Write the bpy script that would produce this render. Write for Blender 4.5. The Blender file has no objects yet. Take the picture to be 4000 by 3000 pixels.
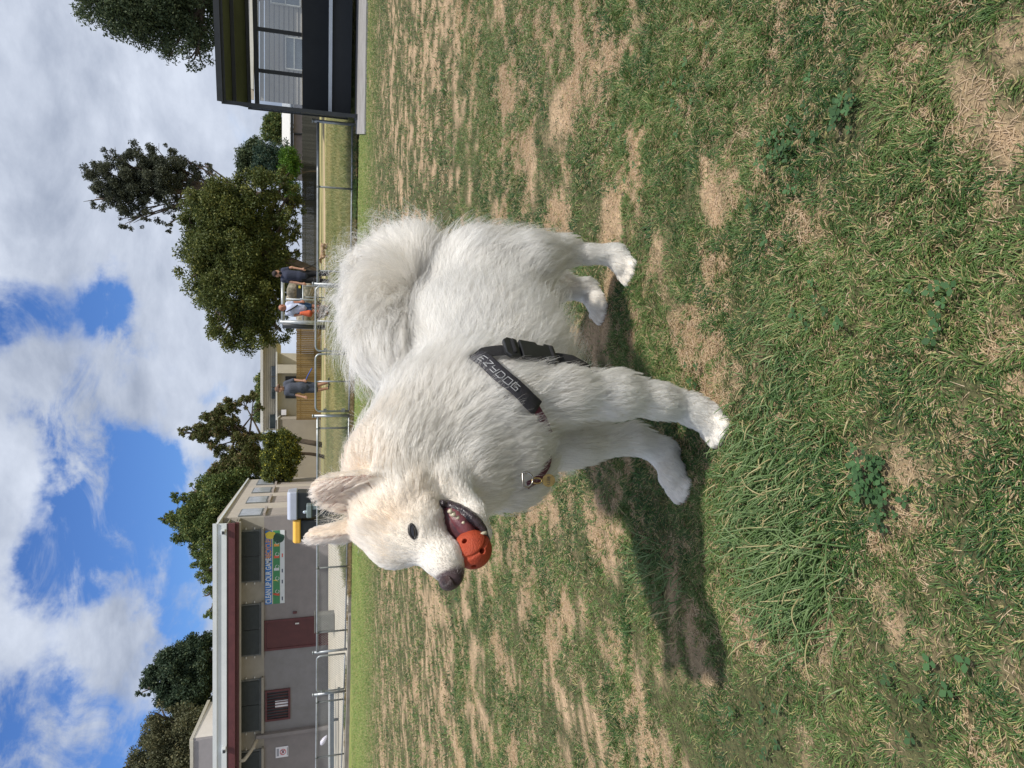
QUICK = False
import bpy, math, random
import numpy as np
from mathutils import Vector, Matrix, kdtree

# ------------------------------------------------------------------ camera, world, sun, exposure
F_PX, HORIZON, CAM_H = 2650.0, 1225.0, 0.70
TILT = math.atan((2000 - HORIZON) / F_PX)
CT, ST = math.cos(TILT), math.sin(TILT)
scene = bpy.context.scene
cam_data = bpy.data.cameras.new('camera')
cam_data.sensor_width = 36.0
cam_data.lens = F_PX / 4000 * 36.0
cam_data.clip_start = 0.05
cam_data.clip_end = 3000
cam = bpy.data.objects.new('camera', cam_data)
scene.collection.objects.link(cam)
# the photo was taken with the phone on its side: world-up points to the picture's left
cam.matrix_world = Matrix(((0, 1, 0, 0), (-ST, 0, -CT, 0), (-CT, 0, ST, CAM_H), (0, 0, 0, 1)))
scene.camera = cam
scene.render.engine = 'CYCLES'
scene.cycles.use_denoising = True
scene.cycles.max_bounces = 12
scene.cycles.diffuse_bounces = 8
scene.cycles.transmission_bounces = 12
scene.cycles.transparent_max_bounces = 16
scene.view_settings.view_transform = 'Standard'
scene.view_settings.look = 'None'
scene.view_settings.exposure = 0.34
scene.view_settings.gamma = 1.0
scene.view_settings.use_curve_mapping = False

SUN = Vector((0.527, -0.36, 1.0)).normalized()       # direction towards the sun
sun_data = bpy.data.lights.new('sun', 'SUN')
sun_data.energy = 3.7
sun_data.angle = math.radians(1.6)
sun_data.color = (1.0, 0.95, 0.88)
sun = bpy.data.objects.new('sun', sun_data)
scene.collection.objects.link(sun)
sun.location = SUN * 50
sun.rotation_euler = SUN.to_track_quat('Z', 'Y').to_euler()

world = bpy.data.worlds.new('World')
scene.world = world
world.use_nodes = True
WN, WL = world.node_tree.nodes, world.node_tree.links
WN.clear()


def wnode(t, **kw):
    n = WN.new(t)
    for k, v in kw.items():
        setattr(n, k, v)
    return n


def at(x, y, Y):
    """World point at world depth Y seen at pixel (x, y) of the 4000x3000 photograph."""
    u = (1500 - y) / F_PX
    v = (x - 2000) / F_PX
    k = Y / (CT - v * ST)
    return np.array((u * k, Y, CAM_H + k * (-ST - v * CT)))


def ray(x, y):
    u = (1500 - y) / F_PX
    v = (x - 2000) / F_PX
    d = np.array((u, CT - v * ST, -ST - v * CT))
    return d


def on_ground(x, y, z=0.0):
    d = ray(x, y)
    k = (CAM_H - z) / -d[2]
    return np.array((d[0] * k, d[1] * k, z))


sky_out = wnode('ShaderNodeOutputWorld')
bg = wnode('ShaderNodeBackground')
bg.inputs['Strength'].default_value = 0.1
WL.new(bg.outputs[0], sky_out.inputs[0])
sky = wnode('ShaderNodeTexSky', sky_type='NISHITA', sun_disc=False)
sky.sun_elevation = math.asin(SUN.z)
sky.sun_rotation = math.atan2(SUN.x, SUN.y)
sky.air_density = 1.0
sky.dust_density = 0.3
sky.ozone_density = 2.0
tc = wnode('ShaderNodeTexCoord')


def wmath(op, a, b=None, clamp=False):
    n = wnode('ShaderNodeMath', operation=op, use_clamp=clamp)
    for i, q in enumerate((a, b)):
        if q is None:
            continue
        if isinstance(q, (int, float)):
            n.inputs[i].default_value = q
        else:
            WL.new(q, n.inputs[i])
    return n.outputs[0]


def wnoise(scale, detail, rough, off=(0, 0, 0), stretch=(1, 1, 1.9), dist=0.0):
    mp = wnode('ShaderNodeMapping')
    mp.inputs['Scale'].default_value = stretch
    mp.inputs['Location'].default_value = off
    WL.new(tc.outputs['Generated'], mp.inputs[0])
    n = wnode('ShaderNodeTexNoise')
    n.inputs['Scale'].default_value = scale
    n.inputs['Detail'].default_value = detail
    n.inputs['Roughness'].default_value = rough
    n.inputs['Distortion'].default_value = dist
    WL.new(mp.outputs[0], n.inputs['Vector'])
    return n.outputs['Fac']


# clouds: fractal cover, opened where the photograph shows blue gaps
cover = wmath('MULTIPLY', wmath('SUBTRACT', wnoise(5.0, 8, 0.55, (3.1, 1.7, 0.4), dist=0.4), 0.5), 3.6)
gap_total = None
gn = wnode('ShaderNodeTexNoise'); gn.inputs['Scale'].default_value = 7.0; gn.inputs['Detail'].default_value = 6; gn.inputs['Roughness'].default_value = 0.6
WL.new(tc.outputs['Generated'], gn.inputs['Vector'])
gs = wnode('ShaderNodeVectorMath', operation='SUBTRACT'); WL.new(gn.outputs['Color'], gs.inputs[0]); gs.inputs[1].default_value = (0.5, 0.5, 0.5)
gm = wnode('ShaderNodeVectorMath', operation='SCALE'); WL.new(gs.outputs[0], gm.inputs[0]); gm.inputs['Scale'].default_value = 0.20
gv = wnode('ShaderNodeVectorMath', operation='ADD'); WL.new(tc.outputs['Generated'], gv.inputs[0]); WL.new(gm.outputs[0], gv.inputs[1])
gvec = gv.outputs[0]
for (gx, gy, gr_, amt) in ((450, 1110, 0.045, 1.0), (480, 1230, 0.055, 1.0), (500, 1350, 0.045, 0.9), (20, 1210, 0.045, 1.0), (120, 1300, 0.03, 0.5),
                           (250, 1600, 0.050, 0.9), (340, 1700, 0.055, 1.0), (460, 1820, 0.060, 1.1), (560, 1950, 0.060, 1.1), (620, 2080, 0.04, 0.7),
                           (450, 2010, 0.050, 1.0), (350, 2110, 0.060, 1.1), (280, 2230, 0.055, 1.1), (260, 2350, 0.045, 0.9),
                           (650, 2400, 0.050, 1.1), (735, 2480, 0.035, 1.0), (860, 1560, 0.03, 0.8), (700, 1900, 0.035, 0.6),
                           (150, 2680, 0.045, 0.9), (190, 2800, 0.055, 1.1), (250, 2920, 0.06, 1.1), (400, 2930, 0.05, 0.9), (560, 2880, 0.035, 0.7),
                           (100, 1650, 0.07, -0.5), (80, 1950, 0.08, -0.6), (90, 2250, 0.07, -0.5), (60, 2450, 0.07, -0.6), (480, 2450, 0.06, -0.6),
                           (430, 2680, 0.06, -0.7), (650, 1650, 0.06, -0.6), (340, 1450, 0.04, -0.4), (300, 600, 0.2, -0.6), (600, 1150, 0.05, -0.5)):
    d = ray(gx, gy)
    d = d / np.linalg.norm(d)
    dt = wnode('ShaderNodeVectorMath', operation='DISTANCE')
    WL.new(gvec, dt.inputs[0])
    dt.inputs[1].default_value = tuple(d)
    g = wmath('DIVIDE', dt.outputs['Value'], gr_ * 1.06)
    g = wmath('MULTIPLY', g, g)
    g = wmath('MULTIPLY', wmath('EXPONENT', wmath('MULTIPLY', g, -1.0)), amt)
    gap_total = g if gap_total is None else wmath('ADD', gap_total, g)
gap_total = wmath('MULTIPLY', wmath('MINIMUM', gap_total, 1.0), wmath('ADD', wmath('MULTIPLY', wnoise(8.0, 9, 0.66, (4.4, 9.1, 6.6), dist=0.8), 5.0), -1.30))
cover = wmath('SUBTRACT', wmath('ADD', cover, 0.80), wmath('MULTIPLY', gap_total, 1.12))
fac = wnode('ShaderNodeMapRange', interpolation_type='SMOOTHSTEP')
WL.new(cover, fac.inputs['Value'])
fac.inputs['From Min'].default_value = -0.75
fac.inputs['From Max'].default_value = 0.95
shade = wnode('ShaderNodeMapRange')
WL.new(wmath('ADD', wmath('MULTIPLY', wnoise(4.0, 7, 0.6, (7.7, 2.2, 5.0), dist=0.3), 0.75),
             wmath('MULTIPLY', wnoise(14.0, 6, 0.6, (1.7, 8.2, 2.0)), 0.25)), shade.inputs['Value'])
shade.inputs['From Min'].default_value = 0.36
shade.inputs['From Max'].default_value = 0.62
ccol = wnode('ShaderNodeMix', data_type='RGBA')
ccol.inputs['A'].default_value = (2.9, 3.35, 4.3, 1)
ccol.inputs['B'].default_value = (5.6, 6.1, 7.1, 1)
WL.new(shade.outputs[0], ccol.inputs['Factor'])
skym = wnode('ShaderNodeMix', data_type='RGBA', blend_type='MULTIPLY')
skym.inputs['Factor'].default_value = 1.0
skym.inputs['B'].default_value = (0.42, 0.63, 1.02, 1)
WL.new(sky.outputs[0], skym.inputs['A'])
final = wnode('ShaderNodeMix', data_type='RGBA')
WL.new(fac.outputs[0], final.inputs['Factor'])
WL.new(skym.outputs['Result'], final.inputs['A'])
WL.new(ccol.outputs['Result'], final.inputs['B'])
WL.new(final.outputs['Result'], bg.inputs['Color'])

# ------------------------------------------------------------------ helpers
rng = np.random.default_rng(7)
random.seed(7)
COL = scene.collection


def link(name, data, parent=None):
    o = bpy.data.objects.new(name, data)
    COL.objects.link(o)
    if parent is not None:
        o.parent = parent
    return o


def origin(o):
    v = np.zeros(3)
    while o is not None:
        v += np.array(o.location)
        o = o.parent
    return v


def tag(o, label=None, cat=None, group=None, kind=None):
    if label: o['label'] = label
    if cat: o['category'] = cat
    if group: o['group'] = group
    if kind: o['kind'] = kind
    return o


def thing(name, label, cat, loc=(0, 0, 0), group=None):
    o = link(name, None)
    o.location = loc
    return tag(o, label, cat, group)


def vnoise(P, scale, seed=0, octaves=1):
    """value noise for arrays of 2-D or 3-D points, about -1..1"""
    P = np.asarray(P, float) * scale + 1000.0
    out = 0; amp = 1; tot = 0
    for o in range(octaves):
        i = np.floor(P).astype(np.int64); f = P - i; f = f * f * (3 - 2 * f)
        D = P.shape[1]; res = 0
        for c in range(2 ** D):
            w = 1; h = np.int64(seed * 374761 + o * 9973)
            for d in range(D):
                b = (c >> d) & 1
                w = w * (f[:, d] if b else 1 - f[:, d])
                h = (h * np.int64(31) + (i[:, d] + b) * np.int64((73856093, 19349663, 83492791)[d])) & np.int64(0x7fffffff)
            h = (h ^ (h >> 13)) * np.int64(1274126177) & np.int64(0x7fffffff)
            h = (h ^ (h >> 16)) & np.int64(0xffff)
            res = res + w * (h / 32767.5 - 1)
        out = out + res * amp; tot += amp; amp *= 0.5; P = P * 2.03
    return out / tot


def mesh_obj(name, V, Fc, mat, parent=None, smooth=False, col=None):
    me = bpy.data.meshes.new(name)
    V = np.asarray(V, float)
    if parent is not None:
        V = V - origin(parent)
    me.from_pydata(V.tolist() if len(V) < 1 else [tuple(v) for v in V.tolist()], [], [tuple(int(i) for i in f) for f in Fc])
    for m in (mat if isinstance(mat, (list, tuple)) else [mat]):
        me.materials.append(m)
    if smooth:
        me.shade_smooth()
    if col is not None:
        a = me.color_attributes.new('col', 'FLOAT_COLOR', 'POINT')
        c = np.ones((len(V), 4), np.float32); c[:, :3] = col
        a.data.foreach_set('color', c.ravel())
    return link(name, me, parent)


class MB:
    def __init__(s):
        s.v = []; s.f = []; s.mi = []; s.cur = 0

    def add(s, V, Fc):
        n = len(s.v)
        s.v += [tuple(map(float, p)) for p in V]
        s.f += [tuple(i + n for i in f) for f in Fc]
        s.mi += [s.cur] * len(Fc)
        return s

    def box(s, lo, hi):
        (a, b, c), (d, e, f) = lo, hi
        return s.add([(a, b, c), (d, b, c), (d, e, c), (a, e, c), (a, b, f), (d, b, f), (d, e, f), (a, e, f)],
                     [(0, 3, 2, 1), (4, 5, 6, 7), (0, 1, 5, 4), (1, 2, 6, 5), (2, 3, 7, 6), (3, 0, 4, 7)])

    def hexa(s, P):
        """8 corners: bottom ring 0-3, top ring 4-7"""
        return s.add(P, [(0, 3, 2, 1), (4, 5, 6, 7), (0, 1, 5, 4), (1, 2, 6, 5), (2, 3, 7, 6), (3, 0, 4, 7)])

    def tube(s, pts, r, n=8, caps=True):
        pts = [np.array(p, float) for p in pts]
        m = len(pts)
        rs = [r] * m if isinstance(r, (int, float)) else list(r)
        up = None; rings = []
        for i, p in enumerate(pts):
            t = pts[min(i + 1, m - 1)] - pts[max(i - 1, 0)]
            t = t / (np.linalg.norm(t) + 1e-12)
            if up is None:
                up = np.array((0, 0, 1.)) if abs(t[2]) < 0.9 else np.array((1., 0, 0))
            x = np.cross(up, t); x /= np.linalg.norm(x) + 1e-12
            y = np.cross(t, x); up = y
            rings.append([p + rs[i] * (x * math.cos(a) + y * math.sin(a)) for a in (2 * math.pi * k / n for k in range(n))])
        V = [q for rg in rings for q in rg]
        Fc = [(i * n + k, i * n + (k + 1) % n, (i + 1) * n + (k + 1) % n, (i + 1) * n + k) for i in range(m - 1) for k in range(n)]
        if caps:
            Fc += [tuple(range(n))[::-1], tuple((m - 1) * n + k for k in range(n))]
        return s.add(V, Fc)

    def plate(s, outline, d):
        """polygon outline (3-D points) extruded by vector d"""
        n = len(outline); O = [np.array(p, float) for p in outline]; d = np.array(d, float)
        return s.add(O + [p + d for p in O], [tuple(range(n))[::-1], tuple(range(n, 2 * n))] +
                     [(i, (i + 1) % n, n + (i + 1) % n, n + i) for i in range(n)])

    def build(s, name, mat, parent=None, smooth=False, bevel=0):
        o = mesh_obj(name, s.v, s.f, mat, parent, smooth)
        if len(o.data.materials) > 1:
            o.data.polygons.foreach_set('material_index', s.mi)
        if bevel:
            m = o.modifiers.new('bevel', 'BEVEL'); m.width = bevel; m.segments = 2; m.limit_method = 'ANGLE'
        return o


def mat_new(name):
    m = bpy.data.materials.new(name); m.use_nodes = True
    nt = m.node_tree
    return m, nt, nt.nodes['Principled BSDF'], nt.nodes['Material Output']


def pm(name, c1, c2=None, scale=6, rough=0.7, bump=0.0, bscale=None, metal=0.0, spec=0.5, detail=6, stretch=None, lo=0.35, hi=0.65, coat=0):
    """procedural material: two base colours mixed by noise, fine bump"""
    m, nt, b, out = mat_new(name)
    b.inputs['Roughness'].default_value = rough
    b.inputs['Metallic'].default_value = metal
    b.inputs['Specular IOR Level'].default_value = spec
    b.inputs['Coat Weight'].default_value = coat
    c2 = c2 or tuple(k * 0.82 for k in c1)
    t = nt.nodes.new('ShaderNodeTexCoord')
    mp = nt.nodes.new('ShaderNodeMapping')
    if stretch: mp.inputs['Scale'].default_value = stretch
    nt.links.new(t.outputs['Object'], mp.inputs[0])
    n = nt.nodes.new('ShaderNodeTexNoise'); n.inputs['Scale'].default_value = scale; n.inputs['Detail'].default_value = detail
    n.inputs['Roughness'].default_value = 0.65
    nt.links.new(mp.outputs[0], n.inputs['Vector'])
    r = nt.nodes.new('ShaderNodeMapRange'); r.inputs['From Min'].default_value = lo; r.inputs['From Max'].default_value = hi
    nt.links.new(n.outputs['Fac'], r.inputs['Value'])
    mx = nt.nodes.new('ShaderNodeMix'); mx.data_type = 'RGBA'
    mx.inputs['A'].default_value = (*c1, 1); mx.inputs['B'].default_value = (*c2, 1)
    nt.links.new(r.outputs[0], mx.inputs['Factor'])
    nt.links.new(mx.outputs['Result'], b.inputs['Base Color'])
    if bump:
        n2 = nt.nodes.new('ShaderNodeTexNoise'); n2.inputs['Scale'].default_value = bscale or scale * 8; n2.inputs['Detail'].default_value = 5
        nt.links.new(mp.outputs[0], n2.inputs['Vector'])
        bp = nt.nodes.new('ShaderNodeBump'); bp.inputs['Strength'].default_value = bump; bp.inputs['Distance'].default_value = 0.02
        nt.links.new(n2.outputs['Fac'], bp.inputs['Height']); nt.links.new(bp.outputs[0], b.inputs['Normal'])
    return m


def attr_mat(name, rough=0.6, spec=0.3, trans=0.0, bump=0.0, bscale=60, transcol=None, vary=0.0):
    """colour comes from the 'col' attribute of the geometry (point or curve); optional translucency"""
    m, nt, b, out = mat_new(name)
    a = nt.nodes.new('ShaderNodeAttribute'); a.attribute_name = 'col'
    src = a.outputs['Color']
    if vary:
        t = nt.nodes.new('ShaderNodeTexCoord')
        n = nt.nodes.new('ShaderNodeTexNoise'); n.inputs['Scale'].default_value = bscale; n.inputs['Detail'].default_value = 8
        n.inputs['Roughness'].default_value = 0.75
        nt.links.new(t.outputs['Object'], n.inputs['Vector'])
        r = nt.nodes.new('ShaderNodeMapRange'); r.inputs['From Min'].default_value = 0.3; r.inputs['From Max'].default_value = 0.7
        r.inputs['To Min'].default_value = 1 - vary; r.inputs['To Max'].default_value = 1 + vary
        nt.links.new(n.outputs['Fac'], r.inputs['Value'])
        v = nt.nodes.new('ShaderNodeVectorMath'); v.operation = 'SCALE'
        nt.links.new(src, v.inputs[0]); nt.links.new(r.outputs[0], v.inputs['Scale'])
        src = v.outputs[0]
    nt.links.new(src, b.inputs['Base Color'])
    b.inputs['Roughness'].default_value = rough
    b.inputs['Specular IOR Level'].default_value = spec
    if bump:
        t = nt.nodes.new('ShaderNodeTexCoord')
        n2 = nt.nodes.new('ShaderNodeTexNoise'); n2.inputs['Scale'].default_value = bscale; n2.inputs['Detail'].default_value = 6
        nt.links.new(t.outputs['Object'], n2.inputs['Vector'])
        bp = nt.nodes.new('ShaderNodeBump'); bp.inputs['Strength'].default_value = bump; bp.inputs['Distance'].default_value = 0.02
        nt.links.new(n2.outputs['Fac'], bp.inputs['Height']); nt.links.new(bp.outputs[0], b.inputs['Normal'])
    if trans:
        tr = nt.nodes.new('ShaderNodeBsdfTranslucent')
        nt.links.new(src, tr.inputs['Color'])
        mx = nt.nodes.new('ShaderNodeMixShader'); mx.inputs[0].default_value = trans
        nt.links.new(b.outputs[0], mx.inputs[1]); nt.links.new(tr.outputs[0], mx.inputs[2])
        nt.links.new(mx.outputs[0], out.inputs['Surface'])
    return m


def hair_obj(name, P, R, C, mat, parent=None):
    """P: strands x points x 3, R: strands x points radius, C: strands x 3 colour"""
    n, k, _ = P.shape
    hc = bpy.data.hair_curves.new(name)
    hc.add_curves([k] * n)
    if parent is not None:
        P = P - origin(parent)
    hc.attributes['position'].data.foreach_set('vector', P.astype(np.float32).ravel())
    ra = hc.attributes.get('radius') or hc.attributes.new('radius', 'FLOAT', 'POINT')
    ra.data.foreach_set('value', R.astype(np.float32).ravel())
    ca = hc.attributes.new('col', 'FLOAT_COLOR', 'CURVE')
    c4 = np.ones((n, 4), np.float32); c4[:, :3] = C
    ca.data.foreach_set('color', c4.ravel())
    hc.materials.append(mat)
    return link(name, hc, parent)


# ------------------------------------------------------------------ implicit surfaces (bodies)
def smin(a, b, k):
    h = np.maximum(k - np.abs(a - b), 0) / k
    return np.minimum(a, b) - h * h * k * 0.25


def smax(a, b, k):
    return -smin(-a, -b, k)


def cone_sd(P, a, b, r1, r2):
    ba = b - a; l2 = float(ba @ ba) + 1e-12
    pa = P - a
    t = np.clip((pa @ ba) / l2, 0, 1)
    return np.linalg.norm(pa - t[:, None] * ba, axis=1) - (r1 + (r2 - r1) * t)


def ell_sd(P, c, axes, rad):
    q = (P - c) @ axes.T
    k0 = np.linalg.norm(q / rad, axis=1); k1 = np.linalg.norm(q / (np.array(rad) ** 2), axis=1) + 1e-9
    return k0 * (k0 - 1) / k1


def surface_nets(A, lo, h):
    S = A < 0
    nx, ny, nz = A.shape
    cs = [S[i:nx - 1 + i, j:ny - 1 + j, k:nz - 1 + k] for i in (0, 1) for j in (0, 1) for k in (0, 1)]
    anyc = np.zeros_like(cs[0]); allc = np.ones_like(cs[0])
    for c in cs:
        anyc |= c; allc &= c
    act = anyc & ~allc
    I = np.argwhere(act)
    idx = -np.ones(act.shape, np.int32); idx[act] = np.arange(len(I))
    corner = [(i, j, k) for i in (0, 1) for j in (0, 1) for k in (0, 1)]
    vals = np.stack([A[I[:, 0] + i, I[:, 1] + j, I[:, 2] + k] for i, j, k in corner], 1)
    acc = np.zeros((len(I), 3)); cnt = np.zeros(len(I))
    for a in range(8):
        for b in range(a + 1, 8):
            df = [corner[b][d] - corner[a][d] for d in range(3)]
            if sum(abs(q) for q in df) != 1:
                continue
            va, vb = vals[:, a], vals[:, b]
            m = (va < 0) != (vb < 0)
            t = np.where(m, va / np.where(m, va - vb, 1), 0)
            p = np.array(corner[a])[None] + t[:, None] * np.array(df)[None]
            acc += p * m[:, None]; cnt += m
    V = lo + (I + acc / cnt[:, None]) * h
    quads = []
    for ax in range(3):
        o = [0, 0, 0]; o[ax] = 1
        a = S[:nx - o[0], :ny - o[1], :nz - o[2]]; b = S[o[0]:, o[1]:, o[2]:]
        E = np.argwhere(a != b)
        flip = a[E[:, 0], E[:, 1], E[:, 2]]
        u, v = (ax + 1) % 3, (ax + 2) % 3
        E_ok = (E[:, u] > 0) & (E[:, v] > 0) & (E[:, u] < A.shape[u] - 1) & (E[:, v] < A.shape[v] - 1)
        E = E[E_ok]; flip = flip[E_ok]
        du = np.zeros(3, int); du[u] = 1; dv = np.zeros(3, int); dv[v] = 1
        q = [idx[tuple((E - s * du - t * dv).T)] for s, t in ((1, 1), (0, 1), (0, 0), (1, 0))]
        Q = np.stack(q, 1)
        Q[~flip] = Q[~flip][:, ::-1]
        quads.append(Q)
    return V, np.concatenate(quads)


def grid_eval(fn, lo, n, h):
    ax = [lo[d] + np.arange(n[d]) * h for d in range(3)]
    G = np.stack(np.meshgrid(*ax, indexing='ij'), -1).reshape(-1, 3)
    out = np.concatenate([fn(G[i:i + 200000]) for i in range(0, len(G), 200000)])
    return out.reshape(n)


def sdf_mesh(fn, lo, hi, h, B=8):
    """coarse pass on blocks, fine evaluation only near the surface, then surface nets"""
    lo = np.array(lo, float); hi = np.array(hi, float)
    nb = np.ceil((hi - lo) / (B * h)).astype(int)
    cen = grid_eval(fn, lo + B * h / 2 - h / 2, tuple(nb), B * h)
    A = np.repeat(np.repeat(np.repeat(cen, B, 0), B, 1), B, 2).astype(np.float32)
    act = np.argwhere(np.abs(cen) < B * h * 1.35)
    loc = np.stack(np.meshgrid(*[np.arange(B)] * 3, indexing='ij'), -1).reshape(-1, 3)
    for i in range(0, len(act), 400):
        blk = act[i:i + 400]
        ijk = (blk[:, None, :] * B + loc[None]).reshape(-1, 3)
        A[tuple(ijk.T)] = fn(lo + ijk * h)
    return surface_nets(A, lo, h)
# ------------------------------------------------------------------ the white dog
REAR = np.array((0.70, 0.71, 0.0)); DOWN = np.array((0, 0, -1.0)); NEARV = np.array((0.71, -0.70, 0.0))


def depth_of(p):
    return p[1] * CT - (p[2] - CAM_H) * ST


def unit1(v):
    v = np.array(v, float); return v / np.linalg.norm(v)


def J(x, y, Y, r):
    """joint: photograph pixel, world depth, radius in pixels -> position, radius in metres"""
    p = at(x, y, Y)
    return p, r / F_PX * depth_of(p)


# name: (joint a, joint b, blend, hair length, lift, flow, density)
prims = []


def bone(a, b, k, L, lift, flow, tint=0.0):
    prims.append((*J(*a), *J(*b), k, L, lift, np.array(flow, float) / np.linalg.norm(flow), tint))


R_, D_ = REAR, DOWN
# trunk
bone((1850, 1215, 1.44, 190), (1840, 1330, 1.32, 205), 0.05, 0.062, 0.34, R_ + 0.35 * D_)
bone((1840, 1330, 1.32, 205), (1880, 1540, 1.15, 232), 0.05, 0.062, 0.32, R_ + 0.30 * D_)
bone((1805, 1112, 1.44, 110), (1915, 1072, 1.43, 108), 0.05, 0.060, 0.50, 0.6 * R_ + D_)
bone((1960, 1200, 1.39, 140), (2040, 1480, 1.17, 178), 0.06, 0.065, 0.45, R_ + 0.7 * D_)
# chest and ruff
bone((1900, 1640, 1.08, 215), (1960, 1800, 1.06, 150), 0.05, 0.055, 0.40, 0.35 * R_ + 1.0 * D_)
bone((1700, 1660, 1.08, 200), (1600, 1800, 1.02, 170), 0.05, 0.070, 0.50, R_ + 0.55 * D_ + 0.1 * NEARV, 0.22)
bone((1820, 1800, 1.02, 165), (1960, 1800, 1.03, 130), 0.05, 0.060, 0.45, 0.35 * R_ + 1.0 * D_)
bone((1590, 1830, 1.02, 165), (1560, 1930, 0.98, 150), 0.04, 0.050, 0.85, R_ + 0.5 * D_, 0.36)
bone((1478, 1838, 1.0, 62), (1510, 1868, 0.985, 66), 0.03, 0.040, 0.80, R_ + 0.3 * D_, 0.7)
bone((1700, 1900, 0.99, 130), (1800, 1880, 0.99, 120), 0.04, 0.050, 0.40, 0.7 * R_ + 0.9 * D_, 0.1)
# near hind leg
bone((1895, 1052, 1.42, 142), (2065, 1020, 1.39, 80), 0.05, 0.055, 0.42, 0.45 * R_ + D_)
bone((2060, 1018, 1.39, 82), (2200, 992, 1.43, 36), 0.03, 0.030, 0.40, 0.25 * R_ + D_)
bone((2200, 992, 1.43, 31), (2400, 1000, 1.42, 25), 0.02, 0.018, 0.45, D_ + 0.15 * R_)
# far hind leg
bone((1950, 1130, 1.55, 130), (2140, 1122, 1.56, 50), 0.04, 0.040, 0.42, D_)
bone((2140, 1122, 1.56, 44), (2290, 1137, 1.59, 25), 0.02, 0.019, 0.45, D_ + 0.2 * R_)
bone((2290, 1137, 1.59, 25), (2318, 1155, 1.59, 26), 0.02, 0.018, 0.50, D_)
# near front leg
bone((1960, 1560, 1.06, 145), (2190, 1530, 1.05, 90), 0.05, 0.035, 0.32, 0.35 * R_ + D_)
bone((2190, 1530, 1.05, 90), (2400, 1550, 1.055, 66), 0.03, 0.030, 0.42, 0.30 * R_ + D_)
bone((2400, 1550, 1.055, 66), (2570, 1572, 1.06, 45), 0.03, 0.024, 0.42, 0.25 * R_ + D_)
bone((2570, 1574, 1.065, 43), (2690, 1604, 1.07, 42), 0.03, 0.015, 0.40, D_)
# far front leg
bone((2060, 1735, 1.16, 100), (2250, 1740, 1.17, 54), 0.04, 0.034, 0.50, 0.1 * R_ + D_)
bone((2250, 1740, 1.17, 54), (2480, 1722, 1.19, 37), 0.03, 0.022, 0.45, 0.2 * R_ + D_)
bone((2480, 1722, 1.19, 37), (2590, 1775, 1.19, 34), 0.02, 0.017, 0.42, D_ - 0.4 * R_)
bone((2590, 1775, 1.19, 34), (2615, 1825, 1.18, 34), 0.02, 0.014, 0.40, D_ - 0.7 * R_)
# head
HF = at(1760, 2262, 0.865) - at(1500, 2050, 0.94); HF /= np.linalg.norm(HF)
HBk = -HF
bone((1500, 2030, 0.945, 120), (1540, 2070, 0.935, 110), 0.03, 0.018, 0.35, HBk, 0.40)
bone((1600, 1960, 0.93, 112), (1640, 1990, 0.92, 95), 0.03, 0.022, 0.35, HBk + 0.5 * D_, 0.34)
bone((1545, 2130, 0.925, 70), (1580, 2102, 0.915, 60), 0.03, 0.010, 0.30, HBk, 0.35)
bone((1645, 2100, 0.905, 76), (1740, 2188, 0.875, 60), 0.03, 0.008, 0.22, HBk, 0.16)
bone((1740, 2190, 0.875, 66), (1764, 2245, 0.865, 44), 0.02, 0.004, 0.20, HBk, 0.0)
# lower jaw
bone((1745, 1890, 0.94, 66), (1850, 2010, 0.905, 42), 0.02, 0.010, 0.25, HBk + 0.3 * D_, 0.1)
bone((1850, 2010, 0.905, 40), (1893, 2092, 0.890, 30), 0.015, 0.006, 0.22, HBk, 0.0)
N_BONES = len(prims)
# tail: a short core curled forward over the back, carrying the plume
TAILP = [(1710, 1080, 1.47, 78), (1640, 1050, 1.49, 78), (1575, 1050, 1.48, 74), (1515, 1095, 1.45, 72),
         (1500, 1175, 1.42, 74), (1510, 1270, 1.37, 70), (1525, 1352, 1.33, 74), (1565, 1390, 1.31, 54)]
for i in range(len(TAILP) - 1):
    a, b = at(*TAILP[i][:3]), at(*TAILP[i + 1][:3])
    bone(TAILP[i], TAILP[i + 1], 0.02, 0.105, 0.62, b - a, 0.18)
N_TAIL = len(prims)
# paws: pad mass and four toes each, toes pointing the way the dog walks
PAWS = [((2712, 1610, 44), (2762, 1640), (2776, 1660)), ((2622, 1840, 34), (2630, 1866), (2636, 1888)),
        ((2405, 1002, 27), (2428, 1028), (2438, 1046)), ((2312, 1154, 27), (2326, 1180), (2330, 1204))]
PAWY = (1.068, 1.175, 1.42, 1.59)
claw_spots = []
for (top, mid, toe), py in zip(PAWS, PAWY):
    pm_ = on_ground(mid[0], mid[1], 0.026)
    pt_ = on_ground(toe[0], toe[1], 0.020)
    a, ra = J(top[0], top[1], py, top[2])
    prims.append((a, ra, pm_, 0.021, 0.02, 0.014, 0.35, unit1(-R_ + 0.6 * D_), 0.15))
    prims.append((pm_, 0.021, pt_, 0.0175, 0.012, 0.012, 0.35, unit1(-R_ + 0.5 * D_), 0.20))
    fwd = -REAR
    for q, off in enumerate((-0.021, -0.007, 0.007, 0.021)):
        r = 0.0108
        st = pt_ + NEARV * off * 0.85
        st[2] = 0.020
        en = st + fwd * (0.027 if q in (1, 2) else 0.020) + NEARV * off * 0.3
        en[2] = r + 0.001
        prims.append((st, r * 1.1, en, r * 0.95, 0.003, 0.006, 0.25, unit1(fwd + 0.5 * DOWN), 0.20))
        claw_spots.append((en + fwd * 0.006 + np.array((0, 0, -0.001)), fwd))

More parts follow.
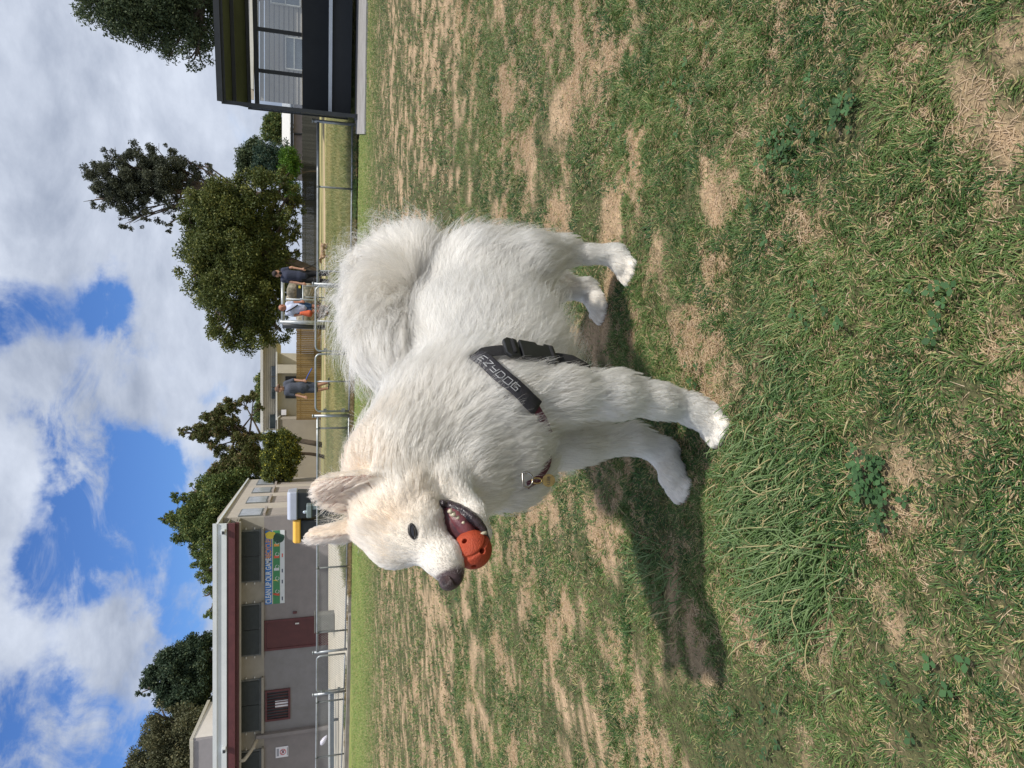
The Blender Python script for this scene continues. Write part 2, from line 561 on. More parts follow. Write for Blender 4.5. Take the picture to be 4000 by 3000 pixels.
# ears: bent half ellipsoids hollowed from the front
EARS = []
for (base, tip, nrm, W, th) in ((at(1475, 1920, 0.955), at(1212, 1928, 0.955), (-0.62, -0.78, 0.10), 0.045, 0.0095),
                                (at(1420, 2075, 0.985), at(1192, 2124, 0.985), (-0.95, -0.30, 0.10), 0.038, 0.009)):
    a = tip - base; L = np.linalg.norm(a); a /= L
    n = np.array(nrm); n -= a * (n @ a); n /= np.linalg.norm(n)
    b = np.cross(a, n)
    EARS.append((base, a, b, n, L, W, th))


def ear_sd(P, e, grow=0.0):
    base, a, b, n, L, W, th = e
    q = P - base
    pa, pb, pn = q @ a, q @ b, q @ n
    pn = pn - 9.0 * pb * pb + 0.010
    rad = np.array((L, W, th))
    X = np.stack((np.where(pa < 0, pa * 0.6, pa), pb, pn), 1)
    k0 = np.linalg.norm(X / rad, axis=1); k1 = np.linalg.norm(X / rad ** 2, axis=1) + 1e-9
    return k0 * (k0 - 1) / k1


def carve(d, P):
    # open mouth between the upper lip and the lower jaw
    for (a, b, r1, r2) in MOUTH:
        d = smax(d, -cone_sd(P, a, b, r1, r2), 0.006)
    for s in EYES:
        d = smax(d, -ell_sd(P, s, EYE_AX, np.array((0.0090, 0.0035, 0.007))), 0.003)
    return d


MOUTH = []
for (a, b) in (((1733, 1975, 0.865, 9), (1790, 2040, 0.86, 24)), ((1790, 2040, 0.86, 24), (1850, 2110, 0.86, 40)),
               ((1733, 1975, 0.90, 9), (1800, 2050, 0.90, 26)), ((1800, 2050, 0.90, 26), (1855, 2125, 0.88, 46))):
    pa, ra = J(*a); pb, rb = J(*b)
    MOUTH.append((pa, pb, ra, rb))
EYES = []


def dog_sd(P, mouth=True):
    d = None
    for (a, ra, b, rb, k, *_r) in prims:
        s = cone_sd(P, a, b, ra, rb)
        d = s if d is None else smin(d, s, k)
    for e in EARS:
        d = smin(d, ear_sd(P, e), 0.012)
    if mouth:
        d = carve(d, P)
    return d


def hit(x, y, inset=0.0, mouth=True):
    """point where the dog's skin lies along the given photograph pixel"""
    d = ray(x, y); d = d / np.linalg.norm(d)
    t = 0.6; C = np.array((0, 0, CAM_H))
    for _ in range(90):
        s = float(dog_sd((C + d * t)[None], mouth)[0])
        t += s * 0.8
        if abs(s) < 2e-4 or t > 3:
            break
    p = C + d * t
    e = 0.002
    g = np.array([float(dog_sd((p + e * np.eye(3)[i])[None], mouth)[0] - dog_sd((p - e * np.eye(3)[i])[None], mouth)[0]) for i in range(3)])
    n = g / (np.linalg.norm(g) + 1e-9)
    return p - d * inset, n, t < 3


eye_p, eye_n, _ = hit(1613, 2076)
eye_c = eye_p - eye_n * 0.0078
eu = np.array((-1.0, 0, -0.25)); eu -= eye_n * (eu @ eye_n); eu /= np.linalg.norm(eu); ev = np.cross(eye_n, eu)
EYE_AX = np.array((eu, ev, eye_n))
EYES.append(eye_p)

dog_lo, dog_hi = np.array((-0.42, 0.76, -0.012)), np.array((0.50, 1.72, 0.76))
DV, DF = sdf_mesh(dog_sd, dog_lo, dog_hi, 0.0036 if not QUICK else 0.006)
DV[:, 2] = np.maximum(DV[:, 2], 0.001)
dog = thing('dog', 'fluffy white dog with curled tail and upright ears holding a ball, walking on the grass', 'dog', (0.05, 1.30, 0.0))
# coarse field for grooming
GH = 0.008
g_lo = dog_lo - 0.10
g_n = tuple(np.ceil((dog_hi + 0.12 - g_lo) / GH).astype(int))


def dog_fast(P):
    out = np.full(len(P), 0.3)
    return dog_sd(P)


FIELD = grid_eval(dog_sd, g_lo, g_n, GH).astype(np.float32)
GRAD = np.stack(np.gradient(FIELD, GH), -1)


def tri(A, P):
    q = (P - g_lo) / GH
    q = np.clip(q, 0, np.array(A.shape[:3]) - 1.001)
    i = q.astype(int); f = q - i
    r = 0
    for c in range(8):
        o = ((c >> 2) & 1, (c >> 1) & 1, c & 1)
        w = np.prod([f[:, d] if o[d] else 1 - f[:, d] for d in range(3)], axis=0)
        v = A[i[:, 0] + o[0], i[:, 1] + o[1], i[:, 2] + o[2]]
        r = r + (w[:, None] * v if A.ndim == 4 else w * v)
    return r


def unit(v):
    return v / (np.linalg.norm(v, axis=1, keepdims=True) + 1e-9)


def groom(P):
    """blend bone attributes at points P -> length, lift, flow, tint"""
    D = np.stack([cone_sd(P, q[0], q[2], q[1], q[3]) for q in prims], 1)
    W = np.exp(-(D - D.min(1, keepdims=True)) / 0.010)
    W /= W.sum(1, keepdims=True)
    return (W @ np.array([q[5] for q in prims]), W @ np.array([q[6] for q in prims]),
            W @ np.array([q[7] for q in prims]), W @ np.array([q[8] for q in prims]), W, D)


def px_of(P):
    q = P - np.array((0, 0, CAM_H))
    dep = q[:, 1] * CT - q[:, 2] * ST
    return np.stack((2000 + F_PX * (-q[:, 1] * ST - q[:, 2] * CT) / dep, 1500 - F_PX * q[:, 0] / dep), 1)


NOSE_C = at(1764, 2258, 0.862)
LIPLINE = [hit(*q, mouth=False)[0] for q in ((1722, 1962), (1748, 1966), (1800, 1992), (1850, 2025), (1888, 2062), (1906, 2112))]
UPLIP = [hit(*q, mouth=False)[0] for q in ((1722, 1962), (1735, 2000), (1762, 2050), (1776, 2085))]
for LL in (LIPLINE, UPLIP):
    for i in range(1, len(LL)):
        if np.linalg.norm(LL[i] - LL[i - 1]) > 0.08: LL[i] = LL[i - 1] + (LL[i - 1] - LL[i - 2]) * 0.5


def seg_dist(P, line):
    d = np.full(len(P), 9.0)
    for a, b in zip(line[:-1], line[1:]):
        d = np.minimum(d, cone_sd(P, np.array(a), np.array(b), 0, 0))
    return d


def ear_local(P):
    out = np.zeros(len(P)); dist = np.full(len(P), 9.0); s_in = np.zeros(len(P)); s_edge = np.zeros(len(P)); s_a = np.zeros(len(P))
    for e in EARS:
        base, a, b, n, L, W, th = e
        q = P - base
        pa, pb, pn = q @ a / L, q @ b / W, (q @ n - 9.0 * (q @ b) ** 2 + 0.010) / th
        de = ear_sd(P, e)
        m = (de < 0.006) & (pa > 0.12)
        inner = m & (pn > 0.1) & (np.sqrt(pa ** 2 + pb ** 2) < 0.93)
        s_in = np.where(inner, 1.0, s_in)
        out = np.where(m, 1.0, out); s_a = np.where(m, pa, s_a)
        s_edge = np.where(m, pb, s_edge)
    return out, s_in, s_a, s_edge


def coat_colour(P, tint, W):
    """cream white with warmer patches behind the ears, on the tail inside and on the paws"""
    n1 = vnoise(P, 18, 3, 3); n2 = vnoise(P, 60, 9, 2)
    white = np.array((0.80, 0.785, 0.745)); cream = np.array((0.78, 0.695, 0.56)); tan = np.array((0.70, 0.48, 0.28))
    t = np.clip(tint + 0.22 * n1 + 0.10 * n2 + 0.05, 0, 1)[:, None]
    c = white * (1 - t) + cream * t
    t2 = np.clip((tint - 0.30) * 2.2 + 0.35 * n1, 0, 0.8)[:, None]
    return c * (1 - t2) + tan * t2


# skin colours
gL, gA, gF, gT, gW, gD = groom(DV)
skin = coat_colour(DV, gT, gW) * np.array((0.92, 0.88, 0.84))
isear, ear_in, ear_a, ear_e = ear_local(DV)
skin = np.where(ear_in[:, None] > 0, np.array((0.46, 0.20, 0.16)), skin)
dl = np.minimum(seg_dist(DV, LIPLINE), seg_dist(DV, UPLIP) + 0.002)
for dist, rad, colr in ((dl, 0.004, (0.03, 0.025, 0.028)), (ell_sd(DV, eye_p, EYE_AX, np.array((0.0096, 0.0037, 0.009))), 0.0020, (0.02, 0.016, 0.014)),
                        (np.linalg.norm(DV - NOSE_C, axis=1) - 0.016, 0.006, (0.10, 0.07, 0.075))):
    w = np.clip((rad - dist) / 0.003, 0, 1)[:, None]
    skin = skin * (1 - w) + np.array(colr) * w
inmouth = np.zeros(len(DV))
for (a, b, r1, r2) in MOUTH:
    inmouth = np.maximum(inmouth, cone_sd(DV, a, b, r1, r2) < 0.0018)
skin = np.where(inmouth[:, None] > 0, np.array((0.13, 0.035, 0.04)), skin)
skin_mat = attr_mat('dog_skin', rough=0.8, spec=0.2)
body = mesh_obj('body', DV, DF, skin_mat, dog, True, skin)

# ---- harness geometry first, since the coat has to make room for it
HUP = 0.013
strap_px = [(1868, 1416), (1900, 1436), (1945, 1478), (1990, 1516), (2035, 1555), (2076, 1592)]


def surf_line(pts, off, n=8):
    out = []
    for i in range(len(pts) - 1):
        for k in range(n):
            t = k / n
            x = pts[i][0] * (1 - t) + pts[i + 1][0] * t; y = pts[i][1] * (1 - t) + pts[i + 1][1] * t
            p, nn, ok = hit(x, y, mouth=False)
            if ok: out.append((p + nn * off, nn))
    p, nn, ok = hit(*pts[-1], mouth=False)
    if ok: out.append((p + nn * off, nn))
    return out


S_LABEL = surf_line(strap_px, HUP + 0.002, 4)
S_CHEST = surf_line([(2076, 1592), (2105, 1640), (2125, 1690), (2130, 1750), (2118, 1810), (2085, 1858), (2045, 1882)], HUP - 0.002, 4)
# girth strap: a full ring round the chest behind the front legs
gc = at(1880, 1440, 1.225) + np.array((-0.70, -0.714, 0.0)) * 0.125
axis = np.array((-0.70, -0.714, 0.0)); sd = np.cross(axis, (0, 0, 1.0)); sd /= np.linalg.norm(sd)
if sd @ NEARV < 0: sd = -sd
S_GIRTH = []
for i in range(64):
    th = 2 * math.pi * i / 64
    dr = sd * math.cos(th) + np.array((0, 0, 1.0)) * math.sin(th)
    ts = np.linspace(0.02, 0.30, 141)
    pts = gc[None] + dr[None] * ts[:, None]
    v = dog_sd(pts, False)
    k = np.argmax(v > 0)
    p = pts[k]
    g = np.array([(dog_sd((p + 0.004 * np.eye(3)[j])[None], False) - dog_sd((p - 0.004 * np.eye(3)[j])[None], False))[0] for j in range(3)])
    S_GIRTH.append((p + dr * (HUP * 0.9 if -0.80 < math.sin(th) < 0.30 else 0.002), dr))


def ribbon(mb, line, w, th=0.0022, closed=False):
    m = len(line)
    P = np.array([q[0] for q in line]); N = unit(np.array([q[1] for q in line]))
    if closed:
        T = np.roll(P, -1, 0) - np.roll(P, 1, 0)
    else:
        T = np.gradient(P, axis=0)
    T = unit(T); S = unit(np.cross(T, N))
    V = []
    for i in range(m):
        for (a, b) in ((-1, 0), (-0.86, 1), (0.86, 1), (1, 0), (0.86, -1), (-0.86, -1)):
            V.append(P[i] + S[i] * a * w / 2 + N[i] * b * th / 2)
    Fc = []
    for i in range(m if closed else m - 1):
        j = (i + 1) % m
        for k in range(6):
            Fc.append((i * 6 + k, j * 6 + k, j * 6 + (k + 1) % 6, i * 6 + (k + 1) % 6))
    if not closed:
        Fc += [tuple(range(6)), tuple((m - 1) * 6 + k for k in range(6))[::-1]]
    mb.add(V, Fc)
    return P, N, T, S


# ---- coat
tri_a = DV[DF[:, 0]]; tri_b = DV[DF[:, 1]]; tri_c = DV[DF[:, 2]]; tri_d = DV[DF[:, 3]]
area = 0.5 * np.linalg.norm(np.cross(tri_c - tri_a, tri_d - tri_b), axis=1)


def roots(n, weight=None):
    p = area * (weight if weight is not None else 1.0); p = p / p.sum()
    f = rng.choice(len(DF), n, p=p)
    u, v = rng.random(n)[:, None], rng.random(n)[:, None]
    return (tri_a[f] * (1 - u) + tri_b[f] * u) * (1 - v) + (tri_d[f] * (1 - u) + tri_c[f] * u) * v


def grow(P0, K, L, lift, flow, curl=0.0, curl_f=30, sag=0.0):
    n = len(P0)
    P = np.zeros((n, K + 1, 3)); P[:, 0] = P0
    ph = rng.random((n, 1)) * 6.28
    n0 = unit(tri(GRAD, P0))
    rnd = unit(rng.normal(size=(n, 3)))
    for k in range(K):
        q = P[:, k]
        nn = unit(tri(GRAD, q))
        t = flow - nn * (flow * nn).sum(1, keepdims=True)
        t = unit(t + 1e-5)
        a = lift * (1.25 - 0.95 * k / K)
        s = k / K
        side = unit(np.cross(t, nn))
        d = t * np.cos(a)[:, None] + nn * np.sin(a)[:, None]
        d = d + side * (curl[:, None] * np.sin(ph + s * 5.5)) + rnd * 0.10 * s + np.array((0, 0, -sag)) * s
        d = unit(d)
        q2 = q + d * (L / K)[:, None]
        dist = tri(FIELD, q2)
        low = np.minimum(0.0012 + 0.0, L * 0.2)
        push = np.maximum(low - dist, 0)
        P[:, k + 1] = q2 + nn * push[:, None]
    return P


def make_coat(name, n, K, wfun, seed, clump_n, clump_w, lenmul=1.0, radius=0.00036, liftadd=0.0, curlmul=1.0):
    P0 = roots(n)
    L, A, Fl, T, W, D = groom(P0)
    isr, ein, ea, ee = ear_local(P0)
    keep = wfun(P0, L, W, D, isr, ein)
    P0, L, A, Fl, T, W, D = (q[keep] for q in (P0, L, A, Fl, T, W, D))
    isr, ein, ea, ee = (q[keep] for q in (isr, ein, ea, ee))
    n = len(P0)
    # plume hairs stream outwards from the tail core
    wt = W[:, N_BONES:N_TAIL].sum(1)
    nn0 = unit(tri(GRAD, P0))
    rad_ = unit(P0 - at(1600, 1190, 1.42))
    Fl = unit(Fl * (1 - 0.55 * wt[:, None]) + wt[:, None] * 0.9 * rad_)
    # groom swirls
    sw = np.stack([vnoise(P0, 9, s, 2) for s in (11, 12, 13)], 1)
    sw2 = np.stack([vnoise(P0, 38, s, 2) for s in (21, 22, 23)], 1)
    Fl = unit(Fl + 0.24 * sw * np.clip(L / 0.05, 0.2, 1)[:, None] + 0.13 * sw2)
    L = L * (0.75 + 0.5 * rng.random(n)) * lenmul * (1 + 0.25 * vnoise(P0, 22, 5, 2))
    # ears: velvet outside, long wisps from the inner edge
    up = np.array((0, 0, 1.0))
    L = np.where(isr > 0, np.where(ein > 0, 0.020 * (0.4 + rng.random(n)), 0.007), L)
    for e in EARS:
        m = (ear_sd(P0, e) < 0.006) & (isr > 0)
        Fl[m] = unit(e[1][None] * 0.9 + np.where(ein[m] > 0, 1.0, 0.0)[:, None] * (-e[2])[None] * 0.5 + sw2[m] * 0.3)
    A = np.where(isr > 0, 0.28, A) + liftadd
    legs_ = (P0[:, 2] < 0.30) & (L < 0.045)
    L = L * np.where(legs_, 1 + 1.3 * np.clip(nn0 @ REAR, 0, 1), 1)
    # short hair round eye, lips and nose; none on top of them
    de = ell_sd(P0, eye_p, EYE_AX, np.array((0.0090, 0.0034, 0.012))) + 0.0098
    dn = np.linalg.norm(P0 - NOSE_C, axis=1)
    dlip = np.minimum(seg_dist(P0, LIPLINE) - 0.004, seg_dist(P0, UPLIP))
    L = np.minimum(L, 0.003 + np.clip(de - 0.010, 0, 1) * 0.45)
    L = np.minimum(L, 0.002 + np.clip(dn - 0.020, 0, 1) * 0.25)
    L = np.minimum(L, 0.002 + np.clip(dlip - 0.002, 0, 1) * 0.45)
    mm = np.full(n, 9.0)
    for (a, b, r1, r2) in MOUTH:
        mm = np.minimum(mm, cone_sd(P0, a, b, r1, r2))
    ok = (de > 0.0098) & (dn > 0.0152) & (dlip > 0.0012) & (mm > 0.002) & (P0[:, 2] > 0.004)
    P0, L, A, Fl, T, W, ein, isr, wt = (q[ok] for q in (P0, L, A, Fl, T, W, ein, isr, wt))
    n = len(P0)
    curl = (0.08 + 0.14 * np.clip(L / 0.07, 0, 1.2)) * curlmul
    P = grow(P0, K, L, A, Fl, curl, sag=0.25)
    # harness: hairs that run into a strap end on it
    for line, hw, over in ((S_LABEL, 0.0125, 0.65), (S_GIRTH[-9:] + S_GIRTH[:4], 0.012, 0.25), (S_CHEST, 0.006, 0.9)):
        ctr = [q[0] for q in line]
        dk = np.stack([seg_dist(P[:, k], ctr) for k in range(K + 1)], 1)
        root_in = dk[:, 0] < hw + 0.006
        bad = dk < hw + 0.004
        bad[:, 0] = False
        anyb = bad.any(1)
        first = np.where(anyb, bad.argmax(1), K)
        frac = np.clip((first - 1 + rng.random(n) ** 2 * over * K) / K, 0.05, 1)
        frac = np.where(anyb, frac, 1.0)
        idx = np.arange(K + 1)[None] * frac[:, None]
        i0 = np.minimum(idx.astype(int), K - 1); f = (idx - i0)[..., None]
        P = np.take_along_axis(P, i0[..., None], 1) * (1 - f) + np.take_along_axis(P, (i0 + 1)[..., None], 1) * f
        m = ~root_in
        P, P0, L, T, W, ein, isr, wt = (q[m] for q in (P, P0, L, T, W, ein, isr, wt)); n = len(P0)
    # gather into locks
    if clump_n:
        cidx = rng.choice(n, max(n // clump_n, 1), replace=False)
        kd = kdtree.KDTree(len(cidx))
        for i, c in enumerate(cidx):
            kd.insert(P0[c], i)
        kd.balance()
        near = np.array([cidx[kd.find(p)[1]] for p in P0])
        s = np.linspace(0, 1, K + 1)[None, :, None]
        w = (clump_w * s ** 1.2) * (0.55 + 0.45 * rng.random((n, 1, 1)))
        rootd = np.linalg.norm(P0[near] - P0, axis=1)
        w = w * (rootd < 0.02)[:, None, None]
        off = (P0 - P0[near])[:, None, :]
        G = P[near] + off * (1 - 0.75 * s)
        P = P * (1 - w) + G * w
    C = coat_colour(P0, T, W)
    cn = vnoise(P0, 75, 31, 2)[:, None]
    C = C * (0.93 + 0.10 * rng.random((n, 1)) + 0.13 * cn + 0.16 * vnoise(P0, 240, 33, 1)[:, None])  # random tone per lock and strand imitates self-shadow contrast in the fur
    C = np.where(ein[:, None] > 0, np.array((0.80, 0.69, 0.57)), C)
    dnn = np.linalg.norm(P0 - NOSE_C, axis=1)
    wn = np.clip((0.030 - dnn) / 0.012, 0, 0.85)[:, None]
    C = C * (1 - wn) + np.array((0.20, 0.17, 0.17)) * wn
    R = radius * np.clip(L / 0.03, 0.55, 1.0)[:, None] * np.linspace(1, 0.22, K + 1)[None]
    return P, R, np.clip(C, 0, 0.9)


def hair_shader(name):
    m = bpy.data.materials.new(name); m.use_nodes = True
    nt = m.node_tree; nt.nodes.clear()
    out = nt.nodes.new('ShaderNodeOutputMaterial'); h = nt.nodes.new('ShaderNodeBsdfHairPrincipled')
    h.model = 'CHIANG'; h.parametrization = 'COLOR'
    h.inputs['Roughness'].default_value = 0.45; h.inputs['Radial Roughness'].default_value = 0.75
    h.inputs['Random Roughness'].default_value = 0.2
    a = nt.nodes.new('ShaderNodeAttribute'); a.attribute_name = 'col'
    nt.links.new(a.outputs['Color'], h.inputs['Color'])
    d = nt.nodes.new('ShaderNodeBsdfDiffuse'); nt.links.new(a.outputs['Color'], d.inputs['Color'])
    mx = nt.nodes.new('ShaderNodeMixShader'); mx.inputs[0].default_value = 0.35
    nt.links.new(h.outputs[0], mx.inputs[1]); nt.links.new(d.outputs[0], mx.inputs[2]); nt.links.new(mx.outputs[0], out.inputs['Surface'])
    return m


fur_mat = hair_shader('dog_fur')
Q = 0.35 if QUICK else 1.0


def w_short(P, L, W, D, isr, ein):
    return ((L < 0.019) & (rng.random(len(P)) < 1.0)) | (isr > 0)


def w_long(P, L, W, D, isr, ein):
    return (L >= 0.012) & (isr < 1)


Pn, Rn, Cn = make_coat('c', int(230000 * Q), 7, w_long, 1, 20, 0.80)
hair_obj('coat', Pn, Rn, Cn, fur_mat, dog)
Pn, Rn, Cn = make_coat('c', int(400000 * Q), 5, w_short, 2, 16, 0.8, radius=0.00036, liftadd=0.10, curlmul=1.4)
hair_obj('coat', Pn, Rn, Cn, fur_mat, dog)
# loose guard hairs that break the outline
Pn, Rn, Cn = make_coat('c', int(22000 * Q), 8, lambda P, L, W, D, isr, ein: (L >= 0.03) & (isr < 1), 3, 5, 0.7, lenmul=1.45, radius=0.00026, liftadd=0.22, curlmul=2.4)
hair_obj('coat', Pn, Rn, Cn, fur_mat, dog)

# wisps at the ear edges and behind them, whiskers
wis = []


def wisp(p, dirs, L, n, spread, r=0.00035, bend=0.4, K=8):
    for _ in range(n):
        d = unit((np.array(dirs) + rng.normal(size=3) * spread)[None])[0]
        b = rng.normal(size=3) * bend
        q = np.array(p) + rng.normal(size=3) * 0.004; l = L * (0.6 + 0.7 * rng.random())
        pts = [q]
        for k in range(K):
            d = d + b / K + rng.normal(size=3) * 0.12; d /= np.linalg.norm(d)
            q = q + d * l / K; pts.append(q)
        wis.append(np.array(pts))


for t in np.linspace(0.0, 0.75, 16):
    p = EARS[0][0] + EARS[0][1] * EARS[0][4] * t - EARS[0][2] * EARS[0][5] * (1 - t * t) ** 0.5 * 0.75
    p2 = EARS[0][0] + EARS[0][1] * EARS[0][4] * t + EARS[0][2] * EARS[0][5] * (1 - t * t) ** 0.5 * 0.75
    wisp(p, (-0.3, -0.3, 0.8), 0.020, 5, 0.35)
    wisp(p2, (0.3, -0.2, 0.8), 0.022, 5, 0.35)
for q in ((1350, 2035), (1362, 2010), (1372, 2050), (1380, 1990), (1350, 2060)):
    p, _, ok = hit(*q, mouth=False)
    if ok: wisp(p, (-0.1, -0.1, 1.0), 0.040, 9, 0.28)
for x, y in ((1400, 1700), (1420, 1740), (1405, 1770), (1430, 1690), (1440, 1660), (1460, 1640), (1410, 1800)):
    p, _, ok = hit(x + 60, y, mouth=False)
    if ok: wisp(p, (0.35, 0.1, 0.8), 0.045, 10, 0.35)
wis = np.array(wis)
hair_obj('wisps', wis, np.full((len(wis), 9), 0.00026) * np.linspace(1, 0.4, 9)[None], np.tile((0.78, 0.72, 0.6), (len(wis), 1)), fur_mat, dog)
whk = []
for (x, y, dx, dz) in ((1790, 2060, 0.5, -0.3), (1785, 2075, 0.35, -0.1), (1795, 2090, 0.45, -0.5), (1770, 2045, 0.6, 0.0), (1800, 2105, 0.2, -0.6), (1810, 2140, 0.25, -0.5), (1606, 2110, 0.3, 0.5)):
    p, nn, ok = hit(x, y, mouth=False)
    d = nn * 0.6 + np.array((dx, 0, dz)); d /= np.linalg.norm(d)
    pts = [p]
    for k in range(7):
        d = d + np.array((0.04, 0.02, -0.05)); d /= np.linalg.norm(d); pts.append(pts[-1] + d * 0.0055)
    whk.append(pts)
whk = np.array(whk)
hair_obj('whiskers', whk, np.full((len(whk), 8), 0.00028) * np.linspace(1, 0.3, 8)[None], np.tile((0.8, 0.78, 0.74), (len(whk), 1)), fur_mat, dog)

# ---- face parts
eye_mat = pm('eye_wet', (0.006, 0.004, 0.003), (0.010, 0.006, 0.004), 300, rough=0.05, spec=0.8, coat=0.5)
lid_mat = pm('eyelid_skin', (0.010, 0.008, 0.008), None, 200, rough=0.45)
eV, eF = surface_nets(grid_eval(lambda P: ell_sd(P, eye_c, EYE_AX, np.array((0.0135, 0.0090, 0.0095))), eye_c - 0.0145, (37, 37, 37), 0.0008), eye_c - 0.0145, 0.0008)
mesh_obj('eye', eV, eF, eye_mat, dog, True)
mb = MB(); ring = []
for i in range(25):
    a = 2 * math.pi * i / 24
    ring.append(eye_p + eye_n * (0.0004 - 0.0012 * abs(math.cos(a))) + eu * 0.0096 * math.cos(a) + ev * 0.0037 * math.sin(a) * abs(math.sin(a)) ** 0.4)
mb.tube(ring, 0.0016, 8, False)
mb.build('eyelid', lid_mat, dog, True)

nose_r = 0.0165


def nose_sd(P):
    d = ell_sd(P, NOSE_C, np.array((HF, np.cross(HF, (0, 0, 1)) / np.linalg.norm(np.cross(HF, (0, 0, 1))), np.cross(HF, np.cross(HF, (0, 0, 1))))), np.array((0.0135, 0.0155, 0.0145)))
    n1, _r = J(1770, 2236, 0.849, 9)
    n2, _r = J(1785, 2268, 0.850, 6)
    d = smax(d, -cone_sd(P, n1, n2, 0.0060, 0.0045), 0.002)
    return d


nV, nF = surface_nets(grid_eval(nose_sd, NOSE_C - 0.024, (44, 44, 44), 0.0011), NOSE_C - 0.024, 0.0011)
nose_mat = pm('nose_leather', (0.085, 0.048, 0.045), (0.030, 0.021, 0.024), 90, rough=0.32, bump=0.5, bscale=900, spec=0.6)
mesh_obj('nose', nV, nF, nose_mat, dog, True)

lip_mat = pm('lip_skin', (0.022, 0.02, 0.024), (0.05, 0.03, 0.035), 200, rough=0.22, bump=0.3, bscale=500, spec=0.6)
mb = MB()
lp = [p + np.array((0, -0.003, 0.001)) for p in LIPLINE]
# smooth resample
def resample(pts, n):
    pts = np.array(pts); s = np.r_[0, np.cumsum(np.linalg.norm(np.diff(pts, axis=0), axis=1))]; s /= s[-1]
    t = np.linspace(0, 1, n)
    out = np.stack([np.interp(t, s, pts[:, d]) for d in range(3)], 1)
    for _ in range(3):
        out[1:-1] = 0.25 * out[:-2] + 0.5 * out[1:-1] + 0.25 * out[2:]
    return out
lpr = resample(lp, 26)
mb.tube(lpr, [0.0036 + 0.0046 * math.sin(math.pi * min(1, i / 25 * 1.05 + 0.03)) + 0.0004 * math.sin(i * 1.9) for i in range(26)], 10)
mb.build('lower_lip', lip_mat, dog, True)
mb = MB()
upr = resample([p + np.array((0, 0.002, -0.001)) for p in UPLIP], 24)
mb.tube(upr, [0.0028] * 24, 8)
mb.build('upper_lip', lip_mat, dog, True)
gum_mat = pm('mouth_flesh', (0.20, 0.06, 0.065), (0.10, 0.03, 0.04), 80, rough=0.3, spec=0.6, bump=0.2)
mb = MB()
tl = [at(1745, 1985, 0.905), at(1785, 2020, 0.897), at(1815, 2060, 0.89), at(1850, 2105, 0.885)]
mb.tube(resample(tl, 12), [0.006, 0.008, 0.011, 0.012, 0.013, 0.013, 0.013, 0.013, 0.012, 0.011, 0.009, 0.006], 10)
mb.build('tongue', gum_mat, dog, True)
mb = MB(); mb.tube(resample([at(1735, 1985, 0.905), at(1775, 2040, 0.900), at(1815, 2105, 0.895), at(1840, 2150, 0.89)], 10), [0.005, 0.009, 0.012, 0.014, 0.015, 0.015, 0.015, 0.014, 0.012, 0.008], 10)
mb.build('palate', pm('palate_flesh', (0.10, 0.03, 0.035), (0.05, 0.02, 0.025), 80, rough=0.35), dog, True)
tooth_mat = pm('tooth', (0.50, 0.46, 0.34), (0.36, 0.31, 0.21), 150, rough=0.25)
for (x, y, h, w) in ((1756, 1998, 0.0055, 0.0036), (1768, 2010, 0.006, 0.0040), (1786, 2022, 0.0045, 0.0028), (1808, 2042, 0.0035, 0.0022), (1885, 2084, 0.009, 0.0026)):
    mb = MB(); b0 = at(x, y, 0.872); u_ = np.array((-0.15, 0, 1.0)); u_ /= np.linalg.norm(u_)
    mb.tube([b0 - u_ * h * 0.6, b0, b0 + u_ * h * 0.5], [w, w * 0.9, w * 0.25], 8)
    mb.build('tooth', tooth_mat, dog, True)
claw_mat = pm('claw_horn', (0.42, 0.33, 0.25), (0.25, 0.18, 0.13), 200, rough=0.4)
for (p, f) in claw_spots:
    mb = MB(); mb.tube([p - f * 0.004, p + f * 0.004, p + f * 0.010 - np.array((0, 0, 0.006))], [0.0026, 0.0022, 0.0007], 6)
    mb.build('claw', claw_mat, dog, True)

# ---- harness
web_mat = pm('webbing', (0.012, 0.012, 0.014), (0.03, 0.03, 0.033), 500, rough=0.75, bump=0.8, bscale=900)
strap_mat = pm('strap_nylon', (0.018, 0.018, 0.024), (0.032, 0.03, 0.038), 120, rough=0.55, bump=0.3, bscale=700)
maroon_mat = pm('strap_lining', (0.16, 0.03, 0.06), (0.08, 0.02, 0.035), 300, rough=0.8, bump=0.5, bscale=900)
buck_mat = pm('buckle_plastic', (0.013, 0.014, 0.015), (0.022, 0.023, 0.025), 60, rough=0.35, spec=0.5)
print_mat = pm('strap_print', (0.42, 0.43, 0.44), (0.33, 0.34, 0.35), 200, rough=0.6)
harness = thing('dog_harness', 'black dog harness with grey lettering and side buckle worn by the white dog', 'harness', tuple(gc * np.array((1, 1, 0))))
mb = MB(); ribbon(mb, S_GIRTH[-15:] + S_GIRTH[:10], 0.024); mb.build('girth_strap', web_mat, harness, True)
mb = MB(); ribbon(mb, S_GIRTH[10:50], 0.020); mb.build('girth_strap', web_mat, harness, True)
mb = MB(); LP, LN, LT, LS = ribbon(mb, S_LABEL, 0.027, 0.003); mb.build('label_strap', strap_mat, harness, True)
mb = MB(); ribbon(mb, S_CHEST, 0.015); mb.build('chest_strap', maroon_mat, harness, True)
# lettering: strokes in strap coordinates
cum = np.r_[0, np.cumsum(np.linalg.norm(np.diff(LP, axis=0), axis=1))]


def on_strap(s, w, up=0.0022):
    out = [np.interp(s, cum, LP[:, d]) for d in range(3)]
    S = unit(np.array([[np.interp(s, cum, LS[:, d]) for d in range(3)]]))[0]
    N = unit(np.array([[np.interp(s, cum, LN[:, d]) for d in range(3)]]))[0]
    return np.array(out) + S * w + N * up


